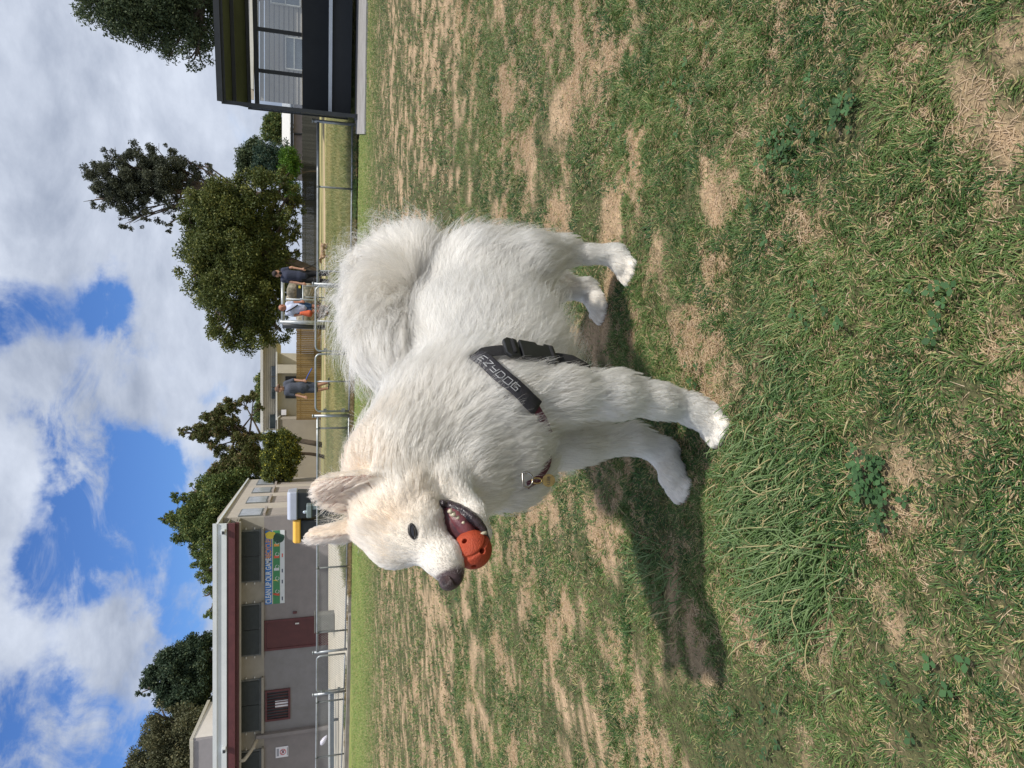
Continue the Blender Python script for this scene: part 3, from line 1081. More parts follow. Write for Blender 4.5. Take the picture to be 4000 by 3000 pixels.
if (LS.mean(0) @ REAR) < 0:
    SGN = -1
else:
    SGN = 1
GL = {'E': [[(1, 0), (0, 0), (0, 1), (1, 1)], [(0, .5), (.8, .5)]],
      'Z': [[(0, 1), (1, 1), (0, 0), (1, 0)]],
      'Y': [[(0, 1), (0, .5), (1, .5)], [(1, 1), (1, 0), (.2, 0)]],
      'D': [[(0, 0), (0, 1), (.8, 1), (1, .8), (1, .2), (.8, 0), (0, 0)]],
      'O': [[(0, 0), (0, 1), (1, 1), (1, 0), (0, 0)]],
      'G': [[(1, 1), (0, 1), (0, 0), (1, 0), (1, .5), (.5, .5)]]}
s0 = 0.012; lw = 0.0100; lh = 0.0112; gapl = 0.0040
mb = MB()
for ch in 'EZYDOG':
    for st in GL[ch]:
        P3 = []
        for a, b in zip(st[:-1], st[1:]):
            for t in np.linspace(0, 1, 5):
                x = a[0] + (b[0] - a[0]) * t; y = a[1] + (b[1] - a[1]) * t
                P3.append(on_strap(s0 + (x + 0.15 * y) * lw, SGN * ((y - 0.5) * lh - 0.001)))
        mb.tube(P3, 0.00062, 5)
    s0 += lw + gapl
mb.build('lettering', print_mat, harness)
# buckle on the girth strap
bp, bn, _ = hit(2052, 1408, mouth=False)
i0 = int(np.argmin([np.linalg.norm(q[0] - bp) for q in S_GIRTH]))
bc = S_GIRTH[i0][0]; bnn = S_GIRTH[i0][1]
bt = S_GIRTH[(i0 + 1) % 64][0] - S_GIRTH[i0 - 1][0]; bt /= np.linalg.norm(bt)
if bt[2] > 0: bt = -bt
bs = np.cross(bnn, bt); bs /= np.linalg.norm(bs)
buckle = link('buckle', None, harness); buckle.location = tuple(bc - origin(harness))


def bplate(pts, z0, z1):
    mb = MB(); mb.plate([bc + bt * a * 1.25 + bs * b * 1.1 + bnn * z0 for a, b in pts], bnn * (z1 - z0)); return mb


o = bplate([(-0.014, -0.0175), (0.010, -0.0175), (0.012, -0.013), (0.020, -0.013), (0.022, -0.0175), (0.036, -0.0165), (0.036, 0.0165), (0.022, 0.0175), (0.020, 0.013), (0.012, 0.013), (0.010, 0.0175), (-0.014, 0.0175)], 0.001, 0.0105).build('housing', buck_mat, buckle, bevel=0.0018)
o = bplate([(-0.030, -0.020), (-0.016, -0.0185), (-0.016, 0.0185), (-0.030, 0.020), (-0.036, 0.014), (-0.036, -0.014)], 0.001, 0.0085).build('frame', buck_mat, buckle, bevel=0.0018)
for k in range(2):
    c0 = bc + bt * (-0.030 + 0.068 * k) + bnn * 0.010
    mb = MB(); mb.tube([c0 - bs * 0.0145, c0 - bs * 0.005, c0 + bs * 0.005, c0 + bs * 0.0145], 0.0032, 10); mb.build('webbing_loop', web_mat, harness, True)
# ring, clip and name tag at the chest
steel = pm('ring_steel', (0.42, 0.41, 0.38), (0.25, 0.23, 0.2), 60, rough=0.25, metal=1.0)
brass = pm('tag_brass', (0.40, 0.30, 0.12), (0.24, 0.17, 0.07), 120, rough=0.35, metal=0.9)
rp, rn, rok = hit(2012, 1852, mouth=False)
rc_ = rp + rn * 0.026 - np.array((0, 0, 0.002))
cx = np.array((1.0, 0.15, 0)); cz = np.array((0, 0.1, 1.0))
mb = MB(); pts = []
for i in range(21):
    a = math.radians(-205 + 230 * i / 20)
    pts.append(rc_ + cx * 0.0105 * math.cos(a) + cz * 0.0105 * math.sin(a))
pts.append(pts[0]); mb.tube(pts, 0.0016, 8, False); mb.build('ring', steel, harness, True)
low = rc_ - cz * 0.0125 - cx * 0.002
mb = MB(); mb.tube([low + cx * 0.004 * math.cos(a) + cz * (-0.004 + 0.0075 * math.sin(a)) for a in np.linspace(0, 6.28, 17)], 0.0012, 6, False); mb.build('clip', brass, harness, True)
tcn = low - cz * 0.0215
tn = np.array((-0.1, -1, 0.15)); tn /= np.linalg.norm(tn); tx = np.cross((0, 0, 1.0), tn); tx /= np.linalg.norm(tx); tz = np.cross(tn, tx)
mb = MB(); mb.plate([tcn + tx * 0.0098 * math.cos(a) + tz * 0.0098 * math.sin(a) for a in np.linspace(0, 2 * math.pi, 25)[:-1]], tn * 0.0012)
tg = mb.build('name_tag', brass, harness, bevel=0.0003)
fc = bpy.data.curves.new('tag_text', 'FONT'); fc.body = 'BILLI'; fc.size = 0.0062; fc.extrude = 0.0001; fc.align_x = 'CENTER'; fc.align_y = 'CENTER'
fc.materials.append(buck_mat); to = link('engraved_name', fc)
bpy.context.view_layer.update()
me_ = bpy.data.meshes.new_from_object(to.evaluated_get(bpy.context.evaluated_depsgraph_get())); bpy.data.objects.remove(to)
to = link('engraved_name', me_, tg)
to.matrix_parent_inverse = Matrix.Identity(4)
M = Matrix(((-tx[0], tz[0], tn[0], 0), (-tx[1], tz[1], tn[1], 0), (-tx[2], tz[2], tn[2], 0), (0, 0, 0, 1)))
M.translation = Vector(tcn + tn * 0.0016 - origin(tg)); to.matrix_local = M

# ---- ball in the mouth
ball_c = at(1846, 2146, 0.880)
BR = 76 / F_PX * depth_of(ball_c)
ball_mat = pm('ball_rubber', (0.44, 0.070, 0.026), (0.34, 0.050, 0.020), 120, rough=0.55, bump=0.35, bscale=700, spec=0.35)
bax = np.array((0.75, -0.35, 0.45)); bax /= np.linalg.norm(bax)


def ball_sd(P):
    q = P - ball_c
    d = np.linalg.norm(q, axis=1) - BR
    a = q @ bax
    d = smax(d, -(np.hypot(np.abs(a - 0.010) - 0.0, np.linalg.norm(q - a[:, None] * bax, axis=1) - BR * 0.93) - 0.0018), 0.002)
    for (hx, hy) in ((1879, 2152), (1800, 2098), (1852, 2225)):
        h_ = at(hx, hy, 0.86) - ball_c; h_ /= np.linalg.norm(h_)
        d = smax(d, -cone_sd(P, ball_c + h_ * BR * 0.4, ball_c + h_ * BR * 1.2, 0.0030, 0.0036), 0.0015)
    return d


n_ = int(2.3 * BR / 0.0008)
bV, bF = surface_nets(grid_eval(ball_sd, ball_c - 1.15 * BR, (n_, n_, n_), 0.0008), ball_c - 1.15 * BR, 0.0008)
ball = mesh_obj('rubber_ball', bV, bF, ball_mat, None, True)
tag(ball, 'orange rubber ball with a round hole held in the white dog\'s mouth', 'ball')
# ------------------------------------------------------------------ ground
def sstep(t):
    t = np.clip(t, 0, 1)
    return t * t * (3 - 2 * t)


def ground_z(Y):
    return 0.23 * sstep((np.asarray(Y, float) - 14.5) / 8.0)


def fence_Y(X):
    """depth of the boundary fence at X (it runs slightly away to the left)"""
    return np.interp(X, [-14, -8.75, -6.58, -3.47, -0.66, 0.46, 4.0, 5.3, 12], [17.4, 15.9, 14.95, 13.6, 12.85, 12.45, 11.7, 11.64, 11.2])


def edge_Y(X):
    """where the mown field ends"""
    return np.interp(X, [-14, -6.5, -0.5, 3.9, 4.1, 12], [15.6, 13.9, 12.35, 11.0, 9.9, 8.9])


def straw(P2):
    """0 green .. 1 bare straw, for points on the field"""
    X, Y = P2[:, 0], P2[:, 1]
    a = vnoise(P2 * np.array((0.9, 1.1)), 8.5, 41, 5)
    b = vnoise(P2, 1.1, 43, 2)
    c = vnoise(P2, 38, 47, 3)
    v = a * 1.05 + b * 0.22 + c * 0.75
    near = sstep((Y - 0.7) / 0.9)
    v = v - 0.46 + 0.32 * near
    v = v - 0.75 * sstep((Y - 6.5) / 4.5)
    # the lush tuft in front of the forepaws
    v = v - 0.9 * np.exp(-(((X + 0.19) / 0.10) ** 2 + ((Y - 0.90) / 0.10) ** 2))
    return sstep((v + 0.20) / 0.50)


SOIL = np.array((0.20, 0.155, 0.10)); THATCH = np.array((0.43, 0.310, 0.195)); GREEN = np.array((0.085, 0.15, 0.035)); DGREEN = np.array((0.045, 0.085, 0.022))
ys = np.r_[np.arange(0.2, 3.0, 0.03), np.arange(3.0, 17.6, 0.055)]
xs = np.arange(-9.5, 8.0, 0.05)
GX, GY = np.meshgrid(xs, ys, indexing='ij')
G2 = np.stack((GX.ravel(), GY.ravel()), 1)
# mown field (a sheet just above the terrain)
st = straw(G2)
fine = vnoise(G2, 30, 51, 3)
far = sstep((G2[:, 1] - 7) / 5)
gcol = np.array((0.095, 0.095, 0.045)) * (1 - far[:, None]) + np.array((0.17, 0.235, 0.055)) * far[:, None]
c = gcol * (1 - st[:, None]) + THATCH * st[:, None]
streak = vnoise(G2 * np.array((0.6, 1.6)), 5, 57, 3)
ysel = np.clip(0.35 * far + 0.5 * streak * far, 0, 0.7)[:, None]
c = c * (1 - ysel) + np.array((0.34, 0.31, 0.12)) * ysel
c = c * (1 + 0.30 * fine[:, None])
nx_, ny_ = len(xs), len(ys)
ii, jj = np.meshgrid(np.arange(nx_ - 1), np.arange(ny_ - 1), indexing='ij')
base = (ii * ny_ + jj).ravel()
FQ = np.stack((base, base + ny_, base + ny_ + 1, base + 1), 1)
cx_ = G2[FQ].mean(1)
inside = cx_[:, 1] < edge_Y(cx_[:, 0]) + 0.05 * vnoise(cx_, 3, 5, 2)
zf = 0.006 + 0.006 * vnoise(G2, 3, 61, 2) + 0.003 * vnoise(G2, 14, 62, 2)
keepv = np.zeros(len(G2), bool); keepv[FQ[inside].ravel()] = True
remap = -np.ones(len(G2), int); remap[keepv] = np.arange(keepv.sum())
turf_mat = attr_mat('mown_turf', rough=0.9, spec=0.1, bump=0.9, bscale=90, vary=0.35)
tag(mesh_obj('field', np.c_[G2, zf][keepv], remap[FQ[inside]], turf_mat, None, True, np.clip(c[keepv], 0.01, 1)), kind='structure')

# terrain sheet to the horizon
ty = np.r_[np.arange(-30, 10, 4.0), np.arange(10, 26, 0.5), np.arange(26, 80, 4.0), [100, 160, 300, 700, 1500]]
tx_ = np.r_[[-1500, -600, -200, -80], np.arange(-40, 41, 4.0), [80, 200, 600, 1500]]
TX, TY = np.meshgrid(tx_, ty, indexing='ij')
T2 = np.stack((TX.ravel(), TY.ravel()), 1)
tz_ = ground_z(T2[:, 1]) - 0.03
ii, jj = np.meshgrid(np.arange(len(tx_) - 1), np.arange(len(ty) - 1), indexing='ij')
b_ = (ii * len(ty) + jj).ravel()
soil_mat = pm('dry_soil', (0.23, 0.18, 0.12), (0.12, 0.12, 0.06), 1.5, rough=0.95, bump=0.6, bscale=20)
tag(mesh_obj('ground', np.c_[T2, tz_], np.stack((b_, b_ + len(ty), b_ + len(ty) + 1, b_ + 1), 1), soil_mat, None, True), kind='structure')


def sheet(name, outline_fn, x0, x1, nx, ny, col_fn, mat, lift, zfun=ground_z):
    """a sheet between two depth curves"""
    X = np.linspace(x0, x1, nx); T = np.linspace(0, 1, ny)
    A, B = outline_fn(X)
    P = np.array([(x, a + (b - a) * t) for x, a, b in zip(X, A, B) for t in T])
    z = zfun(P[:, 1]) + lift
    i, j = np.meshgrid(np.arange(nx - 1), np.arange(ny - 1), indexing='ij'); b0 = (i * ny + j).ravel()
    o = mesh_obj(name, np.c_[P, z], np.stack((b0, b0 + ny, b0 + ny + 1, b0 + 1), 1), mat, None, True, col_fn(P) if col_fn else None)
    return tag(o, kind='structure')


def rough_col(P):
    Y = P[:, 1]
    n = vnoise(P * np.array((0.5, 1.4)), 1.2, 71, 4)[:, None]
    n2 = vnoise(P * np.array((0.6, 2.0)), 6, 72, 3)[:, None]
    g = np.array((0.13, 0.16, 0.055)); d = np.array((0.36, 0.31, 0.14))
    w = np.clip(0.66 + 0.9 * n + 0.5 * n2 + 0.25 * sstep((Y[:, None] - 22) / 10), 0, 1)
    return g * (1 - w) + d * w


rough_mat = attr_mat('rough_grass', rough=0.95, spec=0.1, bump=0.8, bscale=12, vary=0.35)
sheet('rough_ground', lambda X: (fence_Y(X) + 0.15, np.full_like(X, 26.0)), -4.1, 14, 150, 140, rough_col, rough_mat, 0.004)
sheet('far_ground', lambda X: (np.full_like(X, 26.0), np.full_like(X, 62.0)), -40, 40, 120, 60, rough_col, rough_mat, 0.004)
dirt_mat = pm('path_dirt', (0.50, 0.38, 0.23), (0.36, 0.27, 0.15), 2.5, rough=0.95, bump=0.5, bscale=30, stretch=(0.5, 2, 1))
sheet('dirt_path', lambda X: (27.0 + 0.35 * X + 0.5 * np.sin(X * 0.7), 30.5 + 0.45 * X + 0.4 * np.sin(X * 0.9 + 1)), -3.6, 13, 40, 4, None, dirt_mat, 0.010)
sheet('worn_track', lambda X: (34 + 0.2 * X, 37.5 + 0.2 * X), -6, 22, 40, 4, None, pm('worn_grass', (0.36, 0.31, 0.15), (0.22, 0.22, 0.08), 2, rough=0.95, bump=0.4), 0.010)
conc_mat = pm('concrete_apron', (0.47, 0.43, 0.35), (0.38, 0.35, 0.28), 1.2, rough=0.85, bump=0.25, bscale=60)
kerb_mat = pm('kerb_concrete', (0.36, 0.33, 0.28), (0.25, 0.23, 0.19), 4, rough=0.9, bump=0.4, bscale=50)
sheet('concrete_apron', lambda X: (fence_Y(X) + 0.12, np.full_like(X, 23.3)), -14, -4.1, 60, 40, None, conc_mat, 0.012)
# puddle stain on the concrete
sheet('damp_stain', lambda X: (18.3 + 0.3 * np.abs(X + 9.3), 18.9 - 0.12 * np.abs(X + 9.3)), -10.7, -7.9, 24, 3, None,
      pm('damp_concrete', (0.20, 0.20, 0.20), (0.30, 0.28, 0.25), 3, rough=0.5), 0.018)


def strip_box(name, fa, fb, x0, x1, n, z0, z1, mat, kind='structure'):
    X = np.linspace(x0, x1, n); V = []; Fc = []
    for x in X:
        a, b = float(fa(x)), float(fb(x))
        g = float(ground_z(a))
        V += [(x, a, g + z0), (x, b, g + z0), (x, b, g + z1), (x, a, g + z1)]
    for i in range(n - 1):
        q = i * 4
        for k in range(4):
            Fc.append((q + k, q + (k + 1) % 4, q + 4 + (k + 1) % 4, q + 4 + k))
    Fc += [(0, 1, 2, 3), tuple((n - 1) * 4 + k for k in (3, 2, 1, 0))]
    return tag(mesh_obj(name, V, Fc, mat), kind=kind)


strip_box('kerb', lambda x: fence_Y(x) - 0.50, lambda x: fence_Y(x) - 0.34, -13.5, -4.5, 24, -0.05, 0.045, kerb_mat)
strip_box('kerb', lambda x: fence_Y(x) - 0.10, lambda x: fence_Y(x) + 0.12, -13.5, -4.2, 24, -0.05, 0.028, kerb_mat)

# ------------------------------------------------------------------ grass blades (stuff)
blade_mat = attr_mat('grass_blade', rough=0.42, spec=0.42, trans=0.24)


def blades(name, P2, H, lean, col, w, K=3, curl=0.4, dirs=None, z=0.004):
    n = len(P2)
    ang = rng.random(n) * 6.2832 if dirs is None else dirs
    d = np.stack((np.cos(ang), np.sin(ang)), 1)
    P = np.zeros((n, K + 1, 3))
    P[:, 0, :2] = P2; P[:, 0, 2] = ground_z(P2[:, 1]) + z
    tilt = lean.copy()
    for k in range(K):
        P[:, k + 1, :2] = P[:, k, :2] + d * (np.sin(tilt) * H / K)[:, None]
        P[:, k + 1, 2] = P[:, k, 2] + np.cos(tilt) * H / K
        tilt = np.minimum(tilt + curl * rng.random(n), 1.75)
    P[:, 1:, 2] = np.maximum(P[:, 1:, 2], (ground_z(P2[:, 1]) + z + 0.002)[:, None])
    R = w[:, None] * np.linspace(1, 0.3, K + 1)[None]
    return P, R, col


def blades_pad(l, K):
    P, R, C = l
    k = P.shape[1] - 1
    if k == K: return l
    t = np.linspace(0, k, K + 1); i = np.minimum(t.astype(int), k - 1); f = t - i
    return P[:, i] * (1 - f)[None, :, None] + P[:, i + 1] * f[None, :, None], R[:, i] * (1 - f) + R[:, i + 1] * f, C


def scatter(n, y0, y1, slope=0.66, margin=0.25, power=1.0):
    Y = y0 + (y1 - y0) * rng.random(n) ** power
    W = slope * Y + margin
    keep = rng.random(n) < W / (slope * y1 + margin)
    Y = Y[keep]; W = W[keep]
    X = (rng.random(len(Y)) * 2 - 1) * W
    P = np.stack((X, Y), 1)
    P = P[Y < edge_Y(X) - 0.02]
    return P


def paw_clear(P):
    ok = np.ones(len(P), bool)
    for (top, mid, toe) in PAWS:
        for q in (mid, toe):
            g = on_ground(q[0], q[1], 0.0)
            ok &= np.hypot(P[:, 0] - g[0], P[:, 1] - g[1]) > 0.030
    return ok


def turf_layer(n, y0, y1, h, w, K, dens=1.0):
    P = scatter(int(n * Qg), y0, y1)
    P = P[paw_clear(P)]
    s = straw(P); m = len(P)
    isstraw = rng.random(m) < (0.27 + 0.64 * s)
    tall = 1 + 0.5 * np.exp(-(((P[:, 0] + 0.19) / 0.12) ** 2 + ((P[:, 1] - 0.90) / 0.12) ** 2))
    clump = 0.75 + 0.5 * (vnoise(P, 26, 81, 2) + 0.5)
    H = h * (0.45 + 0.8 * rng.random(m)) * np.where(isstraw, 0.85, 1.0) * tall * clump * (1 - 0.35 * s)
    lean = np.where(isstraw, 0.7 + 0.85 * rng.random(m), 0.35 + 0.85 * rng.random(m))
    g1 = np.array((0.082, 0.160, 0.038)); g2 = np.array((0.21, 0.29, 0.095)); g3 = np.array((0.026, 0.075, 0.026)); yl = np.array((0.42, 0.38, 0.16))
    t = 1 - (1 - rng.random((m, 1))) ** 1.6 * 1.0; t = 1 - t; k = np.clip(0.5 + vnoise(P, 9, 83, 3)[:, None] * 1.6, 0, 1)
    green = (g1 * (1 - t) + g2 * t) * k + (g3 * (1 - t) + g1 * 1.3 * t) * (1 - k)
    yel = (rng.random((m, 1)) < 0.10 + 0.18 * sstep((P[:, 1:2] - 6) / 4))
    green = np.where(yel, yl, green)
    far = sstep((P[:, 1:2] - 6.5) / 4.5)
    green = green * (1 - far) + (green * 0.5 + np.array((0.13, 0.19, 0.045))) * far
    s1 = np.array((0.60, 0.475, 0.28)); s2 = np.array((0.34, 0.225, 0.13)); t = rng.random((m, 1))
    col = np.where(isstraw[:, None], s1 * t + s2 * (1 - t), green)
    ang = vnoise(P, 20, 85, 2) * 9.0 + rng.normal(size=m) * 0.8
    return blades('g', P, H, lean, col, w * (0.7 + 0.6 * rng.random(m)), K, dirs=ang)


Qg = 0.3 if QUICK else 1.0
lay = [turf_layer(420000, 0.36, 1.5, 0.0135, 0.00080, 3), turf_layer(380000, 1.3, 3.4, 0.017, 0.0011, 3), turf_layer(330000, 3.2, 13.2, 0.026, 0.0024, 3)]
# straw litter lying flat on the bare patches
P = scatter(int(330000 * Qg), 0.36, 2.6, power=1.1); P = P[paw_clear(P)]; s = straw(P); P = P[rng.random(len(P)) < s * 0.96 + 0.04]; m = len(P)
t = rng.random((m, 1))
lay.append(blades('g', P, 0.006 + 0.014 * rng.random(m) ** 1.5, 1.15 + 0.35 * rng.random(m), np.array((0.62, 0.475, 0.33)) * t + np.array((0.42, 0.30, 0.17)) * (1 - t), 0.0004 + 0.0004 * rng.random(m), 3, 0.45, z=0.006))
# long lush tufts
tf = []
for (cx0, cy0, rx, ry, n, h) in ((-0.19, 0.93, 0.11, 0.09, 750, 0.036), (-0.25, 0.89, 0.10, 0.08, 430, 0.052), (-0.15, 0.86, 0.09, 0.07, 350, 0.034), (-0.13, 0.97, 0.05, 0.04, 260, 0.040), (-0.22, 0.98, 0.04, 0.03, 160, 0.05),
                                 (-0.40, 1.30, 0.07, 0.08, 260, 0.05), (-0.30, 0.88, 0.06, 0.05, 250, 0.075), (0.02, 0.90, 0.10, 0.05, 250, 0.03), (-0.27, 0.80, 0.05, 0.04, 110, 0.07)):
    n = int(n * (0.5 if QUICK else 1))
    P = np.stack((cx0 + rng.normal(size=n) * rx * 0.75, cy0 + rng.normal(size=n) * ry * 0.75), 1); P = P[vnoise(P, 22, 99, 2) > -0.15 - 0.5 * rng.random(n)]; n = len(P)
    P = P[paw_clear(P)]; n = len(P)
    t = rng.random((n, 1))
    col = np.array((0.07, 0.14, 0.035)) * t + np.array((0.19, 0.27, 0.11)) * (1 - t)
    st_ = rng.random((n, 1)) < 0.10
    col = np.where(st_, np.array((0.42, 0.36, 0.18)), col)
    ang = rng.normal(size=n) * 0.75 + math.radians(150)
    tf.append(blades('g', P, h * (0.35 + 0.85 * rng.random(n)), 0.25 + 0.8 * rng.random(n), col, 0.0008 + 0.0011 * rng.random(n), 5, 0.42, ang))
PP = np.concatenate([l[0] for l in lay]); RR = np.concatenate([l[1] for l in lay]); CC = np.concatenate([l[2] for l in lay])
print('BLADES', len(PP))
hair_obj('grass', PP, RR, CC, blade_mat).update_tag()
tag(bpy.data.objects['grass'], kind='stuff')
tag(hair_obj('long_grass', np.concatenate([l[0] for l in tf]), np.concatenate([l[1] for l in tf]), np.concatenate([l[2] for l in tf]), blade_mat), kind='stuff')

# rough unmown grass behind the fence
n = int(110000 * Qg)
X = -4.0 + 13.5 * rng.random(n); Y = fence_Y(X) + 0.05 + 13 * rng.random(n) ** 1.6
P = np.stack((X, Y), 1); P = P[(np.abs(X) < 0.6 * Y + 0.6)]
m = len(P); k = vnoise(P * np.array((0.5, 1.4)), 1.2, 71, 4)[:, None]; t = rng.random((m, 1))
w = np.clip(0.60 + 1.0 * k + 0.8 * (t - 0.5), 0, 1)
col = (np.array((0.12, 0.18, 0.05)) * (1 - w) + np.array((0.46, 0.40, 0.19)) * w) * (0.65 + 0.6 * rng.random((m, 1)))
H = (0.05 + 0.13 * rng.random(m)) * (1.2 - 0.5 * sstep((P[:, 1] - 13) / 8))
b = blades('g', P, H, 0.1 + 0.7 * rng.random(m), col, 0.0022 + 0.0022 * rng.random(m), 3, 0.5)
# weeds and dry tufts along the fence foot
n = int(26000 * Qg); X = -13 + 21 * rng.random(n); Y = fence_Y(X) - 0.30 * rng.random(n) + 0.1 * rng.random(n)
okd = (vnoise(np.stack((X, Y), 1), 1.6, 91, 3) > np.where(X < -4.2, 0.12, -0.25)) & ((X < 4.3))
P = np.stack((X, Y), 1)[okd]; m = len(P); t = rng.random((m, 1)); w = (vnoise(P, 1.1, 93, 2)[:, None] + 0.6 * t > 0.3)
col = np.where(w, np.array((0.30, 0.22, 0.11)), np.array((0.09, 0.15, 0.04))) * (0.6 + 0.7 * t)
b2 = blades('g', P, 0.03 + 0.07 * rng.random(m), 0.1 + 0.9 * rng.random(m), col, 0.002 + 0.002 * rng.random(m), 3, 0.5)
hair_obj('rough_grass', np.concatenate((b[0], b2[0])), np.concatenate((b[1], b2[1])), np.concatenate((b[2], b2[2])), blade_mat)
tag(bpy.data.objects['rough_grass'], kind='stuff')

# clover and broad-leaf weeds in the turf
leaf_mat = attr_mat('clover_leaf', rough=0.55, spec=0.35, trans=0.2)
V = []; Fc = []; Cc = []
for (px, py, spread, n) in ((3430, 1860, 0.014, 34), (3440, 1800, 0.01, 8), (3500, 1960, 0.015, 10), (3350, 430, 0.016, 16), (3100, 560, 0.03, 22), (3080, 760, 0.03, 10),
                            (2720, 1480, 0.02, 6), (3260, 1200, 0.03, 8), (3700, 1230, 0.03, 8), (2700, 330, 0.05, 14), (3600, 2700, 0.03, 8), (2480, 640, 0.06, 8), (3040, 2820, 0.03, 8)):
    g = on_ground(px, py)
    for _ in range(n):
        c0 = np.array((g[0] + rng.normal() * spread, g[1] + rng.normal() * spread, 0.012 + 0.016 * rng.random()))
        a0 = rng.random() * 6.28; r = 0.0032 + 0.003 * rng.random(); gcol_ = np.array((0.045, 0.10, 0.035)) * (0.8 + 0.7 * rng.random())
        for q in range(3):
            a = a0 + q * 2.094; u = np.array((math.cos(a), math.sin(a), 0.25)); w_ = np.array((-math.sin(a), math.cos(a), 0)); b0 = len(V)
            V += [c0, c0 + u * r * 0.9 + w_ * r * 0.75, c0 + u * r * 1.75 + w_ * r * 0.3, c0 + u * r * 1.75 - w_ * r * 0.3, c0 + u * r * 0.9 - w_ * r * 0.75]
            Fc.append((b0, b0 + 1, b0 + 2, b0 + 3, b0 + 4)); Cc += [gcol_] * 5
o = mesh_obj('clover', V, Fc, leaf_mat, None, False, np.array(Cc)); tag(o, kind='stuff')
# ------------------------------------------------------------------ shared materials
galv = pm('galvanised_pipe', (0.42, 0.44, 0.45), (0.28, 0.30, 0.31), 9, rough=0.45, metal=0.55, bump=0.1)
galv_dark = pm('weathered_pipe', (0.20, 0.21, 0.20), (0.12, 0.13, 0.12), 9, rough=0.6, metal=0.4)
wire_mat = pm('chain_wire', (0.26, 0.27, 0.26), (0.16, 0.17, 0.16), 9, rough=0.6, metal=0.3)
black_steel = pm('dark_steel', (0.018, 0.022, 0.026), (0.030, 0.034, 0.038), 5, rough=0.5)


def ypix_X(y, fn=fence_Y, x=1300):
    """X on a ground curve seen at picture row y"""
    X = 0.0
    for _ in range(30):
        Yd = float(fn(X))
        X = (1500 - y) / F_PX * (Yd * CT + 0.35 * ST)
    return X


FH = 0.655   # fence height


def fz(X):
    return float(ground_z(fence_Y(X)))


def fp(X, z):
    return np.array((X, float(fence_Y(X)), fz(X) + z))


def chain(x0, x1, z0, z1, parent, pitch=0.055, r=0.0023):
    """chain link: zigzag wires woven between two heights"""
    mb = MB(); L = x1 - x0; Hh = z1 - z0; n = int((L + Hh) / pitch)
    for s in (1, -1):
        for i in range(n):
            a = x0 - (Hh if s > 0 else 0) + i * pitch
            b = a + Hh if s > 0 else a
            xa, xb = (a, b) if s > 0 else (a + Hh, a)
            za, zb = z0, z1
            lo, hi = (xa, za), (xb, zb)
            pts = []
            for (xx, zz) in (lo, hi):
                pts.append([xx, zz])
            (xa, za), (xb, zb) = pts
            if max(xa, xb) <= x0 or min(xa, xb) >= x1: continue
            def clipx(xa, za, xb, zb, lim, side):
                if side < 0 and xa < lim: t = (lim - xa) / (xb - xa); return lim, za + t * (zb - za)
                if side > 0 and xa > lim: t = (lim - xa) / (xb - xa); return lim, za + t * (zb - za)
                return xa, za
            A = clipx(xa, za, xb, zb, x0, -1); A = clipx(*A, xb, zb, x1, 1)
            B = clipx(xb, zb, xa, za, x0, -1); B = clipx(*B, xa, za, x1, 1)
            pa, pb = fp(*A), fp(*B); pa[1] += 0.012 * s; pb[1] += 0.012 * s
            mb.tube([pa, (pa + pb) / 2, pb], r, 3, False)
    o = mb.build('chain_link_mesh', wire_mat, parent); o['kind'] = 'stuff'
    return o


def fence_run(y0, y1, post_ys, label, mesh, caps=(), x0=None, x1=None):
    X0 = ypix_X(y0) if x0 is None else x0
    X1 = ypix_X(y1) if x1 is None else x1
    f = thing('pipe_fence', label, 'fence', tuple(fp((X0 + X1) / 2, 0)))
    n = max(2, int(abs(X1 - X0) / 0.8))
    xs_ = np.linspace(X0, X1, n + 1)
    for nm, z, r in (('top_rail', FH - 0.025, 0.021), ('bottom_rail', 0.075, 0.016)):
        mb = MB(); mb.tube([fp(x, z) for x in xs_], r, 8); mb.build(nm, galv, f, True)
    for py in post_ys:
        X = ypix_X(py); cap = py in caps
        mb = MB(); p = fp(X, 0); h = FH + 0.055 if cap else FH - 0.02
        r = 0.026 if cap else 0.017
        mb.tube([p + (0, 0.0, -0.05), p + (0, 0.0, h)], r, 10)
        if cap: mb.tube([p + (0, 0, h - 0.005), p + (0, 0, h + 0.015)], 0.034, 10)
        else: mb.tube([p + (0, -0.001, FH - 0.05), p + (0, -0.001, FH - 0.005)], 0.026, 8)
        mb.build('post', galv if cap else galv_dark, f, True)
    if mesh:
        chain(min(X0, X1), max(X0, X1), 0.08, FH - 0.03, f)
    return f


